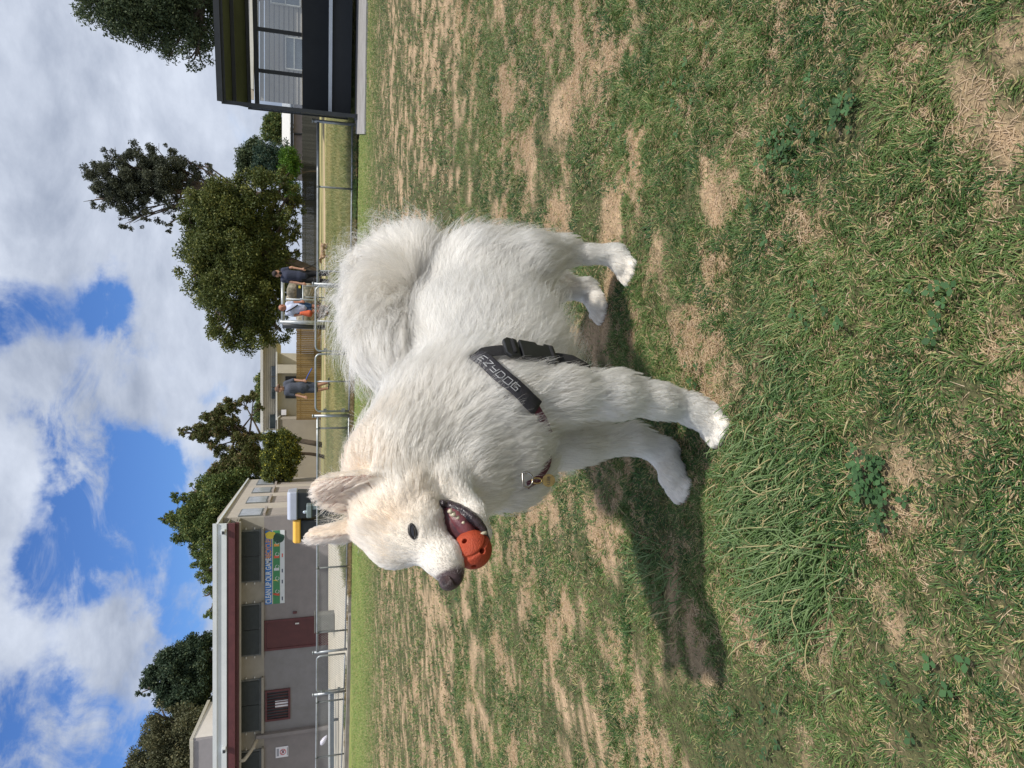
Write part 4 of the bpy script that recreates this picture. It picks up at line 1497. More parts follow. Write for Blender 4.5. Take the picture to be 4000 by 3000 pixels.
def gate(y0, y1, midy, label, mesh=False, tall=0.0, latch=True):
    X0, X1 = sorted((ypix_X(y0), ypix_X(y1)))
    g = thing('pipe_gate', label, 'gate', tuple(fp((X0 + X1) / 2, 0)), 'pipe gates in the boundary fence')
    zt, zb, rc = FH + tall, 0.075, 0.085
    pts = []
    for (cx0, cz0, a0) in ((X1 - rc, zt - rc, 0), (X0 + rc, zt - rc, 90)):
        for k in range(7):
            a = math.radians(a0 + k * 15); pts.append(fp(cx0 + rc * math.cos(a), cz0 + rc * math.sin(a)) + (0, -0.03, 0))
    full = [fp(X1, zb) + (0, -0.03, 0)] + pts + [fp(X0, zb) + (0, -0.03, 0)]
    mb = MB(); mb.tube(full, 0.018, 10); mb.build('gate_frame', galv, g, True)
    mb = MB(); mb.tube([fp(X0, zb) + (0, -0.03, 0), fp(X1, zb) + (0, -0.03, 0)], 0.016, 8); mb.build('bottom_rail', galv, g, True)
    if midy:
        Xm = ypix_X(midy)
        mb = MB(); mb.tube([fp(Xm, zb) + (0, -0.03, 0), fp(Xm, zt) + (0, -0.03, 0)], 0.014, 8); mb.build('middle_bar', galv, g, True)
    if latch:
        for z in (0.18, 0.5):
            mb = MB(); p = fp(X0, z) + (0, -0.045, 0); mb.box(p - (0.02, 0.012, 0.03), p + (0.05, 0.012, 0.03)); mb.build('latch', galv_dark, g)
    if mesh: chain(X0 + 0.02, X1 - 0.02, 0.08, zt - 0.03, g)
    return g


fence_run(478, 1112, [480, 734, 1060, 1112], 'galvanised pipe fence between the dark dugout and the double gate', False, caps=(480, 1112))
gate(1122, 1372, 1256, 'galvanised pipe gate in front of the person in the white top', False, 0.01)
gate(1384, 1606, 1490, 'galvanised pipe gate in front of the walking person in shorts', False, 0.01)
fence_run(1622, 2540, [1624, 1672, 1900, 2215, 2466, 2542], 'pipe and chain link fence behind the white dog\'s head, ending at the small gate', True, caps=(1624, 2542))
gate(2556, 2694, None, 'small chain link pedestrian gate with rounded corners in front of the grey building', True, -0.02)
fence_run(2703, 3000, [2706, 2737, 2952], 'pipe and chain link fence in front of the silver bench by the building', True, caps=(2706,), x1=-12.5)

# ------------------------------------------------------------------ club building
render_top = pm('painted_render', (0.31, 0.29, 0.25), (0.27, 0.25, 0.21), 3, rough=0.9, bump=0.15, bscale=60)
render_low = pm('mauve_render', (0.235, 0.215, 0.212), (0.20, 0.185, 0.183), 2.5, rough=0.9, bump=0.2, bscale=60)
render_grey = pm('grey_patch', (0.215, 0.21, 0.215), (0.185, 0.18, 0.18), 2.5, rough=0.9, bump=0.2, bscale=60)
side_wall = pm('side_render', (0.46, 0.42, 0.37), (0.41, 0.37, 0.32), 3, rough=0.9, bump=0.15, bscale=60)
side_low = pm('side_render_low', (0.36, 0.32, 0.30), (0.31, 0.28, 0.26), 3, rough=0.9, bump=0.15)
fascia_mat = pm('white_fascia', (0.62, 0.65, 0.66), (0.55, 0.58, 0.59), 1.5, rough=0.6, bump=0.05)
maroon = pm('maroon_paint', (0.105, 0.028, 0.030), (0.075, 0.02, 0.022), 4, rough=0.6)
maroon_dark = pm('maroon_dark', (0.095, 0.030, 0.030), (0.075, 0.024, 0.025), 4, rough=0.7)
shutter_mat = pm('roller_shutter', (0.030, 0.038, 0.037), (0.02, 0.027, 0.026), 8, rough=0.5)
frame_grey = pm('grey_frame', (0.16, 0.17, 0.17), (0.11, 0.12, 0.12), 8, rough=0.6)
BY = 23.0
club = thing('clubroom_building', 'long grey rendered clubroom with white fascia, maroon beam and dark shuttered windows', 'building', (-8.3, BY, 0.23))
XR = -4.25; XL = -17.0; z0 = 0.15
bz = lambda x: float(at(x, 2400, BY)[2])


def bX(y, x=1000, Y=BY):
    return float(at(x, y, Y)[0])


mb = MB(); mb.box((XL, BY, z0), (XR, BY + 0.22, bz(1032))); mb.build('front_wall', render_low, club)
mb = MB(); mb.box((XL, BY, bz(1032)), (XR, BY + 0.22, bz(925))); mb.build('upper_wall', render_top, club)
# side wall with panels between piers
SD = 9.2
ztop_n, ztop_f = bz(845), 3.55
mb = MB(); mb.hexa([(XR - 0.2, BY + 0.221, z0), (XR, BY + 0.221, z0), (XR, BY + SD, z0), (XR - 0.2, BY + SD, z0), (XR - 0.2, BY + 0.221, ztop_n), (XR, BY + 0.221, ztop_n), (XR, BY + SD, ztop_f), (XR - 0.2, BY + SD, ztop_f)])
mb.build('side_wall', side_wall, club)
mb = MB(); mb.box((XL, BY + SD - 0.2, z0), (XR - 0.2, BY + SD, ztop_f)); mb.build('rear_wall', side_wall, club)
side_glass = pm('grey_pane', (0.50, 0.53, 0.58), (0.30, 0.33, 0.37), 2.0, rough=0.18, stretch=(1, 6, 0.6), lo=0.4, hi=0.6)
for yy0, yy1 in ((0.25, 1.5), (2.75, 4.1), (5.1, 6.4), (7.3, 8.9)):
    mb = MB(); mb.box((XR, BY + yy0, 2.30), (XR + 0.035, BY + yy1, 3.02)); w = mb.build('window', frame_grey, club)
    mb = MB(); mb.box((XR + 0.036, BY + yy0 + 0.04, 2.35), (XR + 0.045, BY + yy1 - 0.04, 2.98)); mb.build('pane', side_glass, w)
    mb = MB(); mb.box((XR, BY + yy0 - 0.05, 2.19), (XR + 0.10, BY + yy1 + 0.05, 2.27)); mb.build('sill', side_low, w)
    mb = MB(); mb.box((XR, BY + yy0, z0), (XR + 0.02, BY + yy1, 2.19)); mb.build('lower_panel', side_low, club)
# roof slab, fascia, beam, soffit: the eave overhangs the front by 1.05 m
OV = 1.05
EX = XR + 0.06


def ez(x): return float(at(x, 2400, BY - OV)[2])


zf_t, zf_b, zm_b = ez(833), ez(885), ez(918)
mb = MB(); mb.box((XL, BY - OV, zf_b), (EX, BY - OV + 0.06, zf_t)); mb.box((XL, BY - OV - 0.045, zf_t - 0.10), (EX + 0.02, BY - OV - 0.002, zf_t + 0.012)); mb.build('fascia', fascia_mat, club)
mb = MB(); mb.box((XL, BY - OV + 0.08, zf_t - 0.12), (EX, BY + SD + 0.1, zf_t - 0.06)); mb.build('roof', fascia_mat, club)
mb = MB(); mb.hexa([(XL, BY - OV + 0.06, zf_b - 0.02), (EX - 0.02, BY - OV + 0.06, zf_b - 0.02), (EX - 0.02, BY - 0.01, zf_b - 0.02), (XL, BY - 0.01, zf_b - 0.02), (XL, BY - OV + 0.06, zf_b), (EX - 0.02, BY - OV + 0.06, zf_b), (EX - 0.02, BY - 0.01, zf_b), (XL, BY - 0.01, zf_b)])
mb.build('soffit', render_top, club)
mb = MB(); mb.box((XL, BY - OV + 0.02, zm_b), (EX - 0.01, BY - OV + 0.14, zf_b - 0.022)); mb.build('maroon_beam', maroon, club, bevel=0.01)
mb = MB(); mb.box((XL, BY - OV + 0.16, zm_b - 0.09), (EX - 0.02, BY - OV + 0.26, zm_b - 0.003)); mb.build('gutter', maroon_dark, club)
cream = pm('cream_trim', (0.42, 0.39, 0.32), (0.36, 0.33, 0.27), 5, rough=0.8)
mb = MB(); mb.box((XL, BY - OV + 0.28, zm_b - 0.14), (EX - 0.03, BY - OV + 0.36, zm_b - 0.04)); mb.build('trim_board', cream, club)
mb = MB(); mb.box((XL, BY - OV + 0.37, zm_b - 0.05), (EX - 0.04, BY - 0.003, zm_b - 0.02)); mb.build('lower_soffit', render_top, club)
# spotlights on the fascia
for (y, x) in ((2078, 872), (2930, 875)):
    X = bX(y, x, BY - OV - 0.1); z = float(at(x, y, BY - OV - 0.1)[2])
    mb = MB(); mb.box((X - 0.07, BY - OV - 0.16, z - 0.05), (X + 0.07, BY - OV - 0.002, z + 0.06)); f = mb.build('floodlight', fascia_mat, club, bevel=0.01)
    mb = MB(); mb.box((X - 0.055, BY - OV - 0.185, z - 0.045), (X + 0.03, BY - OV - 0.162, z + 0.03)); mb.build('lens', black_steel, f)
# shuttered windows: two leaves each, white stays at the corners
white_bits = pm('white_metal', (0.6, 0.6, 0.58), (0.5, 0.5, 0.48), 10, rough=0.5)
for (ya, ym, yb) in ((2075, 2169, 2265), (2362, 2455, 2552), (2656, 2748, 2848), (2932, 3030, 3130)):
    Xa, Xm, Xb = bX(ya), bX(ym), bX(yb)
    zt, zb = bz(935), bz(1013)
    mb = MB(); mb.box((Xb - 0.05, BY - 0.05, zb - 0.05), (Xa + 0.05, BY - 0.003, zt)); w = mb.build('window', frame_grey, club)
    for (p, q) in ((Xm + 0.012, Xa), (Xb, Xm - 0.012)):
        mb = MB(); mb.box((p, BY - 0.085, zb), (q, BY - 0.052, zt - 0.01))
        for k in range(12):
            z = zb + 0.02 + k * (zt - zb - 0.04) / 12
            mb.box((p + 0.01, BY - 0.092, z), (q - 0.01, BY - 0.0855, z + 0.035))
        mb.build('shutter', shutter_mat, w)
    mb = MB(); mb.box((Xb - 0.10, BY - 0.14, zb - 0.14), (Xa + 0.10, BY - 0.003, zb - 0.07)); mb.build('sill', render_top, w)
    for X in (Xa + 0.07, Xb - 0.13):
        for z in (zb + 0.12, zt - 0.22):
            mb = MB(); mb.box((X, BY - 0.05, z), (X + 0.06, BY - 0.004, z + 0.03)); mb.build('bracket', white_bits, w)
# door
dx0, dx1 = bX(2535, 1150), bX(2440, 1150)
dx0, dx1 = float(at(1150, 2522, BY)[0]), float(at(1150, 2422, BY)[0])
door = None
mb = MB(); mb.box((dx0, BY - 0.03, 0.23), (dx1, BY - 0.004, bz(1042))); door = mb.build('door', maroon_dark, club)
mb = MB(); mb.box((dx0 - 0.07, BY - 0.05, 0.23), (dx0 - 0.003, BY - 0.004, bz(1033))); mb.box((dx1 + 0.003, BY - 0.05, 0.23), (dx1 + 0.07, BY - 0.004, bz(1033))); mb.box((dx0 - 0.003, BY - 0.05, bz(1041)), (dx1 + 0.003, BY - 0.004, bz(1033))); mb.build('door_frame', maroon, door)
mb = MB(); mb.box((dx1 - 0.12, BY - 0.07, 1.15), (dx1 - 0.08, BY - 0.032, 1.27)); mb.build('handle', white_bits, door)
mb = MB(); mb.box((dx1 + 0.22, BY - 0.05, 1.22), (dx1 + 0.28, BY - 0.004, 1.34)); mb.build('door_plate', maroon, club)
# grey patch of wall round the door and hatch
mb = MB(); mb.box((bX(2842, 1150), BY - 0.008, z0), (dx0 - 0.08, BY - 0.002, bz(1035))); mb.build('grey_wall_patch', render_grey, club)
# barred window
hx0, hx1 = float(at(1080, 2812, BY)[0]), float(at(1080, 2692, BY)[0])
hz0, hz1 = bz(1134), bz(1036)
mb = MB()
mb.box((hx0, BY - 0.06, hz0), (hx1, BY - 0.009, hz0 + 0.06)); mb.box((hx0, BY - 0.06, hz1 - 0.06), (hx1, BY - 0.009, hz1)); mb.box((hx0, BY - 0.06, hz0 + 0.06), (hx0 + 0.06, BY - 0.009, hz1 - 0.06)); mb.box((hx1 - 0.06, BY - 0.06, hz0 + 0.06), (hx1, BY - 0.009, hz1 - 0.06))
hatch = mb.build('barred_window', maroon, club)
mb = MB(); mb.box((hx0 + 0.06, BY - 0.02, hz0 + 0.06), (hx1 - 0.06, BY - 0.012, hz1 - 0.06)); mb.build('dark_opening', black_steel, hatch)
paper = pm('paper_white', (0.75, 0.74, 0.76), (0.66, 0.66, 0.72), 4, rough=0.8)
mb = MB(); mb.box((hx0 + 0.40, BY - 0.030, hz0 + 0.07), (hx0 + 0.62, BY - 0.022, hz0 + 0.46)); mb.build('paper_notice', paper, hatch)
for k in range(9):
    X = hx0 + 0.13 + k * (hx1 - hx0 - 0.26) / 8
    mb = MB(); mb.tube([(X, BY - 0.045, hz0 + 0.055), (X, BY - 0.045, hz1 - 0.055)], 0.014, 6); mb.build('bar', maroon, hatch, True)
# downpipe
dpx = float(at(1150, 2846, BY)[0])
mb = MB(); mb.tube([(dpx - 0.42, BY - OV + 0.32, zm_b - 0.05), (dpx - 0.42, BY - OV + 0.34, zm_b - 0.22), (dpx - 0.30, BY - 0.35, zm_b - 0.42), (dpx - 0.12, BY - 0.10, zm_b - 0.55)], 0.055, 10); mb.build('downpipe_elbow', cream, club, True)
mb = MB(); mb.box((dpx - 0.12, BY - 0.16, z0), (dpx, BY - 0.003, zm_b - 0.52)); mb.build('downpipe', render_low, club, bevel=0.015)

# no-entry style sign on the wall
sx0, sx1 = float(at(1100, 2957, BY)[0]), float(at(1100, 2916, BY)[0]); sz0, sz1 = bz(1126), bz(1077)
sign2 = thing('notice_sign', 'small white notice with a red prohibition circle on the grey clubroom wall', 'sign', ((sx0 + sx1) / 2, BY - 0.02, sz0))
mb = MB(); mb.box((sx0, BY - 0.02, sz0), (sx1, BY - 0.004, sz1)); mb.build('board', paper, sign2)
red = pm('sign_red', (0.55, 0.06, 0.07), (0.5, 0.05, 0.06), 5, rough=0.6)
ink = pm('sign_ink', (0.04, 0.06, 0.10), (0.05, 0.07, 0.11), 5, rough=0.6)
cxs, czs = (sx0 + sx1) / 2, (sz0 + sz1) / 2 - 0.03
mb = MB(); mb.tube([(cxs + 0.085 * math.cos(a), BY - 0.024, czs + 0.085 * math.sin(a)) for a in np.linspace(0, 6.283, 25)], 0.010, 5, False); mb.tube([(cxs - 0.06, BY - 0.024, czs + 0.06), (cxs + 0.06, BY - 0.024, czs - 0.06)], 0.009, 5); mb.build('red_circle', red, sign2)
mb = MB(); mb.box((cxs - 0.04, BY - 0.0235, czs - 0.03), (cxs + 0.045, BY - 0.0205, czs + 0.02)); mb.box((cxs + 0.025, BY - 0.0236, czs + 0.02), (cxs + 0.055, BY - 0.0206, czs + 0.045)); mb.build('dog_symbol', ink, sign2)
for k in range(2):
    mb = MB(); mb.box((sx0 + 0.05, BY - 0.0235, sz1 - 0.055 - 0.035 * k), (sx1 - 0.05, BY - 0.0205, sz1 - 0.035 - 0.035 * k)); mb.build('text_line', ink, sign2)
mb = MB(); mb.box((sx0 + 0.04, BY - 0.0235, sz0 + 0.02), (sx1 - 0.04, BY - 0.0205, sz0 + 0.035)); mb.build('text_line', ink, sign2)

# recycling banner
Bx0, Bx1 = float(at(1070, 2358, BY)[0]), float(at(1070, 2072, BY)[0])
zt_, zb_ = bz(1036), bz(1112)
Wb, Hb = Bx1 - Bx0, zt_ - zb_
banner = thing('recycling_banner', 'wide blue, green and white recycling banner with lettering under the clubroom window', 'banner', ((Bx0 + Bx1) / 2, BY - 0.02, zb_))
blue = pm('banner_blue', (0.035, 0.17, 0.50), (0.03, 0.15, 0.45), 3, rough=0.5)
greenb = pm('banner_green', (0.045, 0.23, 0.09), (0.04, 0.20, 0.08), 3, rough=0.5)
whiteb = pm('banner_white', (0.62, 0.66, 0.68), (0.56, 0.60, 0.62), 3, rough=0.5)
orangeb = pm('banner_orange', (0.75, 0.33, 0.06), None, 3, rough=0.5)
yellowb = pm('banner_yellow', (0.70, 0.55, 0.06), (0.62, 0.48, 0.05), 3, rough=0.5)
dkgreen = pm('banner_dark_green', (0.012, 0.06, 0.035), None, 3, rough=0.5)
redb = pm('banner_red', (0.65, 0.10, 0.05), None, 3, rough=0.5)


def bp_(u, v, d=0.0): return (Bx0 + u * Wb, BY - 0.02 - d, zb_ + v * Hb)


mb = MB(); mb.box(bp_(0, 0, 0), (Bx1, BY - 0.004, zt_)); mb.build('sheet', whiteb, banner)
mb = MB(); mb.box(bp_(0, 0.64, 0.004), (Bx1, BY - 0.0205, zt_)); mb.build('blue_band', blue, banner)
mb = MB(); mb.box(bp_(0, 0.24, 0.003), bp_(1, 0.60, 0.0005)); mb.build('green_band', greenb, banner)
mb = MB(); mb.box(bp_(0, 0.60, 0.0035), bp_(1, 0.64, 0.0006)); mb.build('cream_stripe', pm('banner_cream', (0.6, 0.55, 0.35), None, 3), banner)


def text(body, p, size, mat, parent, name='lettering', bold=0.008, align='LEFT', sx=1.0):
    fc = bpy.data.curves.new(name, 'FONT'); fc.body = body; fc.size = size; fc.extrude = 0.002; fc.offset = bold * size; fc.align_x = align
    fc.materials.append(mat)
    o = link(name, fc); bpy.context.view_layer.update()
    me = bpy.data.meshes.new_from_object(o.evaluated_get(bpy.context.evaluated_depsgraph_get()))
    bpy.data.objects.remove(o)
    o = link(name, me, parent); o.location = tuple(np.array(p) - origin(parent)); o.rotation_euler = (math.pi / 2, 0, 0); o.scale = (sx, 1, 1)
    return o


text('CLEAN UP OUR GAME', bp_(0.012, 0.70, 0.008), 0.235, whiteb, banner, bold=0.02, sx=0.62)
text('RECYCLE!', bp_(0.625, 0.70, 0.008), 0.235, orangeb, banner, bold=0.02, sx=0.60)
for k, (u, m1) in enumerate(((0.13, redb), (0.31, yellowb), (0.47, whiteb), (0.64, redb), (0.80, orangeb))):
    mb = MB()
    if k == 0: mb.tube([bp_(u - 0.01, 0.27, 0.012), bp_(u, 0.45, 0.012), bp_(u + 0.008, 0.60, 0.012)], [0.035, 0.035, 0.014], 8)
    elif k == 1: mb.plate([bp_(u - 0.02, 0.30, 0.005), bp_(u, 0.40, 0.005), bp_(u + 0.01, 0.62, 0.005), bp_(u + 0.02, 0.45, 0.005)], (0, -0.004, 0))
    else: mb.box(bp_(u - 0.018, 0.28, 0.006), bp_(u + 0.018, 0.55, 0.004))
    mb.build('picture', m1, banner)
    mb = MB(); cu, cv = u + 0.035, 0.38
    mb.tube([(Bx0 + cu * Wb + 0.055 * math.cos(a), BY - 0.026, zb_ + cv * Hb + 0.055 * math.sin(a)) for a in np.linspace(0, 5.6, 16)], 0.009, 5); mb.build('recycling_mark', whiteb, banner)
mb = MB(); mb.plate([(Bx0 + 0.90 * Wb + 0.17 * math.cos(a), BY - 0.030, zb_ + 0.30 * Hb + 0.17 * math.sin(a)) for a in np.linspace(0.3, 5.2, 12)], (0, -0.004, 0)); mb.build('dark_figure', dkgreen, banner)
mb = MB(); mb.plate([bp_(0.885, 0.68, 0.009), bp_(0.90, 0.95, 0.009), bp_(0.965, 1.0, 0.009), bp_(0.995, 0.80, 0.009), bp_(0.975, 0.52, 0.009), bp_(0.93, 0.42, 0.009)], (0, -0.004, 0)); mb.build('yellow_bin_picture', yellowb, banner)
for u, m1 in ((0.04, ink), (0.27, ink), (0.42, ink), (0.63, redb)):
    mb = MB(); mb.box(bp_(u, 0.09, 0.004), bp_(u + 0.05, 0.15, 0.001)); mb.build('small_print', m1, banner)

# ------------------------------------------------------------------ things in front of the clubroom
bench = thing('bench', 'long silver aluminium bench in front of the clubroom behind the fence', 'bench', tuple(at(1300, 2860, 17.6) * (1, 1, 0) + (0, 0, float(ground_z(17.6)))))
bY = 17.6; bx1 = float(at(1295, 2705, bY)[0]); bx0 = bx1 - 4.0; gz_ = float(ground_z(bY)); bzt = float(at(1284, 2800, bY)[2])
alu = pm('bench_aluminium', (0.62, 0.66, 0.70), (0.5, 0.54, 0.58), 12, rough=0.4, metal=0.4)
dkalu = pm('bench_face', (0.10, 0.13, 0.16), (0.07, 0.09, 0.12), 6, rough=0.5, metal=0.3)
mb = MB(); mb.box((bx0, bY, bzt - 0.035), (bx1, bY + 0.26, bzt)); mb.build('seat', alu, bench, bevel=0.006)
mb = MB(); mb.box((bx0, bY + 0.01, bzt - 0.13), (bx1 - 0.02, bY + 0.04, bzt - 0.037)); mb.build('apron', dkalu, bench)
for X in (bx1 - 0.75, bx1 - 2.4, bx0 + 0.3):
    mb = MB(); mb.tube([(X, bY + 0.12, bzt - 0.036), (X, bY + 0.12, gz_)], 0.035, 8); mb.build('leg', dkalu, bench, True)
bag = MB(); q0 = at(1262, 2895, 18.6)
bag.tube([q0 + (-0.10, 0, 0.05), q0 + (-0.04, 0.02, 0.02), q0 + (0.04, 0, -0.03), q0 + (0.10, 0.02, -0.08), q0 + (0.13, 0.02, -0.10)], [0.03, 0.07, 0.06, 0.03, 0.008], 6)
tag(bag.build('plastic_bag', pm('bag_plastic', (0.7, 0.7, 0.78), (0.55, 0.5, 0.6), 8, rough=0.4, bump=0.6, bscale=14), None, True), 'crumpled white and lilac plastic bag caught above the silver bench by the wall', 'bag')
# grey cabinet in front of the door
cb = at(1305, 2430, 19.0); cw = 0.50
cab = thing('cabinet', 'low grey utility cabinet standing on the concrete in front of the maroon door', 'cabinet', (float(cb[0]), 19.0, float(ground_z(19.0))))
g0 = float(ground_z(19.0)); cabm = pm('cabinet_grey', (0.17, 0.17, 0.155), (0.13, 0.13, 0.12), 4, rough=0.7)
mb = MB(); mb.box((cb[0] - 0.22, 19.0, g0), (cb[0] + 0.22, 19.35, g0 + 0.52)); mb.build('body', cabm, cab, bevel=0.01)
mb = MB(); mb.box((cb[0] - 0.19, 18.985, g0 + 0.04), (cb[0] + 0.19, 18.998, g0 + 0.48)); mb.build('door', cabm, cab)
mb = MB(); mb.box((cb[0] - 0.24, 18.97, g0 + 0.522), (cb[0] + 0.24, 19.37, g0 + 0.545)); mb.build('lid', cabm, cab)

# bins
bin_dark = pm('bin_plastic', (0.012, 0.016, 0.02), (0.02, 0.024, 0.028), 5, rough=0.45)
lid_grey = pm('bin_lid_silver', (0.44, 0.47, 0.55), (0.38, 0.41, 0.50), 3, rough=0.35)
lid_yel = pm('bin_lid_yellow', (0.78, 0.45, 0.07), (0.70, 0.38, 0.05), 3, rough=0.4)


def wheelie(y0, y1, xlid_t, xlid_b, Y, lidm, label, dome):
    Xa, Xb = float(at(1180, y1, Y)[0]), float(at(1180, y0, Y)[0])
    zt_, zl = float(at(xlid_t, (y0 + y1) / 2, Y)[2]), float(at(xlid_b, (y0 + y1) / 2, Y)[2]); g = float(ground_z(Y)); D = 0.62
    b = thing('wheelie_bin', label, 'bin', ((Xa + Xb) / 2, Y, g), 'bins behind the boundary fence')
    i = 0.05
    mb = MB(); mb.hexa([(Xa + i, Y + i, g + 0.06), (Xb - i, Y + i, g + 0.06), (Xb - i, Y + D - i, g + 0.06), (Xa + i, Y + D - i, g + 0.06), (Xa + 0.01, Y + 0.01, zl), (Xb - 0.01, Y + 0.01, zl), (Xb - 0.01, Y + D, zl), (Xa + 0.01, Y + D, zl)]); mb.build('body', bin_dark, b, bevel=0.02)
    prof = [(-0.02, 0.0), (-0.02, (zt_ - zl) * 0.75), (0.06 + dome, zt_ - zl), (D - 0.1, (zt_ - zl) * 0.95), (D + 0.02, (zt_ - zl) * 0.4), (D + 0.02, 0.0)]
    mb = MB(); mb.plate([(Xa - 0.01, Y + a, zl + 0.003 + c) for a, c in prof], (Xb - Xa + 0.02, 0, 0)); mb.build('lid', lidm, b, bevel=0.025)
    for X in (Xa + 0.03, Xb - 0.03):
        mb = MB(); mb.tube([(X - 0.02, Y + D - 0.02, g + 0.09), (X + 0.02, Y + D - 0.02, g + 0.09)], 0.09, 14); mb.build('wheel', bin_dark, b, True)
    mb = MB(); mb.tube([(Xa + 0.05, Y + D + 0.05, zl - 0.02), (Xb - 0.05, Y + D + 0.05, zl - 0.02)], 0.014, 6); mb.build('handle', bin_dark, b, True)


wheelie(1923, 2028, 1122, 1162, 15.7, lid_grey, 'dark bin with a tall silver lid beside the yellow lidded bin behind the fence', 0.0)
wheelie(2032, 2120, 1144, 1175, 15.75, lid_yel, 'dark recycling bin with a flat yellow lid beside the silver lidded bin', 0.03)
# drinking fountain
dfY = 14.6; df = at(1260, 1985, dfY); g0 = float(ground_z(dfY))
fount = thing('drinking_fountain', 'grey steel drinking fountain with a shiny domed tap in front of the bins', 'drinking fountain', (float(df[0]), dfY, g0))
fst = pm('fountain_steel', (0.24, 0.29, 0.29), (0.17, 0.21, 0.21), 6, rough=0.45, metal=0.3)
zt_ = float(at(1197, 1990, dfY)[2])
X0 = float(at(1215, 2024, dfY)[0]); X1 = float(at(1215, 1973, dfY)[0])
mb = MB(); mb.box((X0, dfY, zt_ - 0.11), (X1, dfY + 0.3, zt_)); mb.build('basin', fst, fount, bevel=0.02)
mb = MB(); mb.box((X1 - 0.10, dfY + 0.02, g0), (X1 - 0.003, dfY + 0.2, zt_ - 0.112)); mb.build('pedestal', fst, fount, bevel=0.01)
mb = MB(); c0 = at(1188, 2000, dfY + 0.1)
for k in range(6):
    pass
mb.tube([(c0[0], dfY + 0.1, zt_), (c0[0], dfY + 0.1, zt_ + 0.05), (c0[0], dfY + 0.1, zt_ + 0.075)], [0.035, 0.034, 0.012], 12); mb.build('tap', pm('chrome', (0.85, 0.88, 0.9), None, 5, rough=0.08, metal=1.0), fount, True)

# ------------------------------------------------------------------ dugout
O = np.array((4.33, 11.25, 0.0)); ex = np.array((math.cos(math.radians(-19)), math.sin(math.radians(-19)), 0)); bx_ = np.array((-ex[1], ex[0], 0)); uz = np.array((0, 0, 1.0))
dug = thing('dugout', 'dark steel players dugout with clear rear panes and a white bench rail', 'shelter', tuple(O))


def dp(a, b, z): return O + ex * a + bx_ * b + uz * z


def dbox(a0, a1, b0, b1, z0, z1):
    return MB().hexa([dp(a0, b0, z0), dp(a1, b0, z0), dp(a1, b1, z0), dp(a0, b1, z0), dp(a0, b0, z1), dp(a1, b0, z1), dp(a1, b1, z1), dp(a0, b1, z1)])


WD, DD = 4.2, 1.15
olive = pm('roof_olive', (0.10, 0.115, 0.045), (0.075, 0.085, 0.035), 3, rough=0.7, bump=0.3, bscale=30)
dark_panel = pm('dark_panel', (0.010, 0.014, 0.018), (0.016, 0.020, 0.024), 3, rough=0.6)
m, nt, b_, out_ = mat_new('clear_pane')
b_.inputs['Base Color'].default_value = (0.85, 0.9, 0.95, 1); b_.inputs['Roughness'].default_value = 0.03; b_.inputs['Transmission Weight'].default_value = 1.0; b_.inputs['IOR'].default_value = 1.12
tr = nt.nodes.new('ShaderNodeBsdfTransparent'); tr.inputs['Color'].default_value = (0.80, 0.83, 0.86, 1)
gl = nt.nodes.new('ShaderNodeBsdfGlossy'); gl.inputs['Roughness'].default_value = 0.05
mx = nt.nodes.new('ShaderNodeMixShader'); mx.inputs[0].default_value = 0.16
nt.links.new(tr.outputs[0], mx.inputs[1]); nt.links.new(gl.outputs[0], mx.inputs[2]); nt.links.new(mx.outputs[0], out_.inputs['Surface'])
clear = m


def dz(x, a, b):
    """height above the dugout base of picture column x at plan position a, b"""
    p = dp(a, b, 0); return float(at(x, 300, p[1])[2])


zr_f, zr_b = dz(852, 1.0, -0.25), dz(962, 1.0, DD)
# roof sheet sloping to the rear, three purlins beneath, edge beams
mb = MB(); mb.hexa([dp(0, -0.25, zr_f), dp(WD, -0.25, zr_f), dp(WD, DD, zr_b), dp(0, DD, zr_b), dp(0, -0.25, zr_f + 0.03), dp(WD, -0.25, zr_f + 0.03), dp(WD, DD, zr_b + 0.03), dp(0, DD, zr_b + 0.03)]); mb.build('roof', olive, dug)
for t in (0.02, 0.40, 0.98):
    bb = -0.25 + t * (DD + 0.25); zz = zr_f + t * (zr_b - zr_f) - 0.004
    dbox(0, WD, bb - 0.02, bb + 0.03, zz - 0.055, zz).build('purlin', black_steel, dug)
dbox(0, WD, -0.31, -0.253, zr_f - 0.03, zr_f + 0.05).build('front_beam', black_steel, dug)
zp_t, zp_b = dz(1008, 1.0, DD), dz(1180, 1.0, DD)
dbox(0, WD, DD - 0.03, DD + 0.03, zp_t, dz(990, 1.0, DD)).build('rear_beam', black_steel, dug)
dbox(0.02, WD, DD - 0.02, DD + 0.02, 0.12, zp_b).build('rear_panel', dark_panel, dug)
# mullions and panes
mull = []
for y in (428, 283, 122, -40, -200):
    best = min(np.linspace(0, WD, 400), key=lambda a: abs((1500 - F_PX * dp(a, DD, 1.3)[0] / (dp(a, DD, 1.3)[1] * CT - 0.6 * ST)) - y))
    mull.append(float(best))
mull[0] = 0.03
for a in mull:
    dbox(a - 0.03, a + 0.03, DD - 0.025, DD + 0.025, zp_b + 0.002, zp_t - 0.002).build('mullion', black_steel, dug)
for a, b in zip(mull[:-1], mull[1:]):
    if b - a > 0.1:
        dbox(a + 0.032, b - 0.032, DD - 0.004, DD + 0.004, zp_b + 0.004, zp_t - 0.004).build('pane', clear, dug)
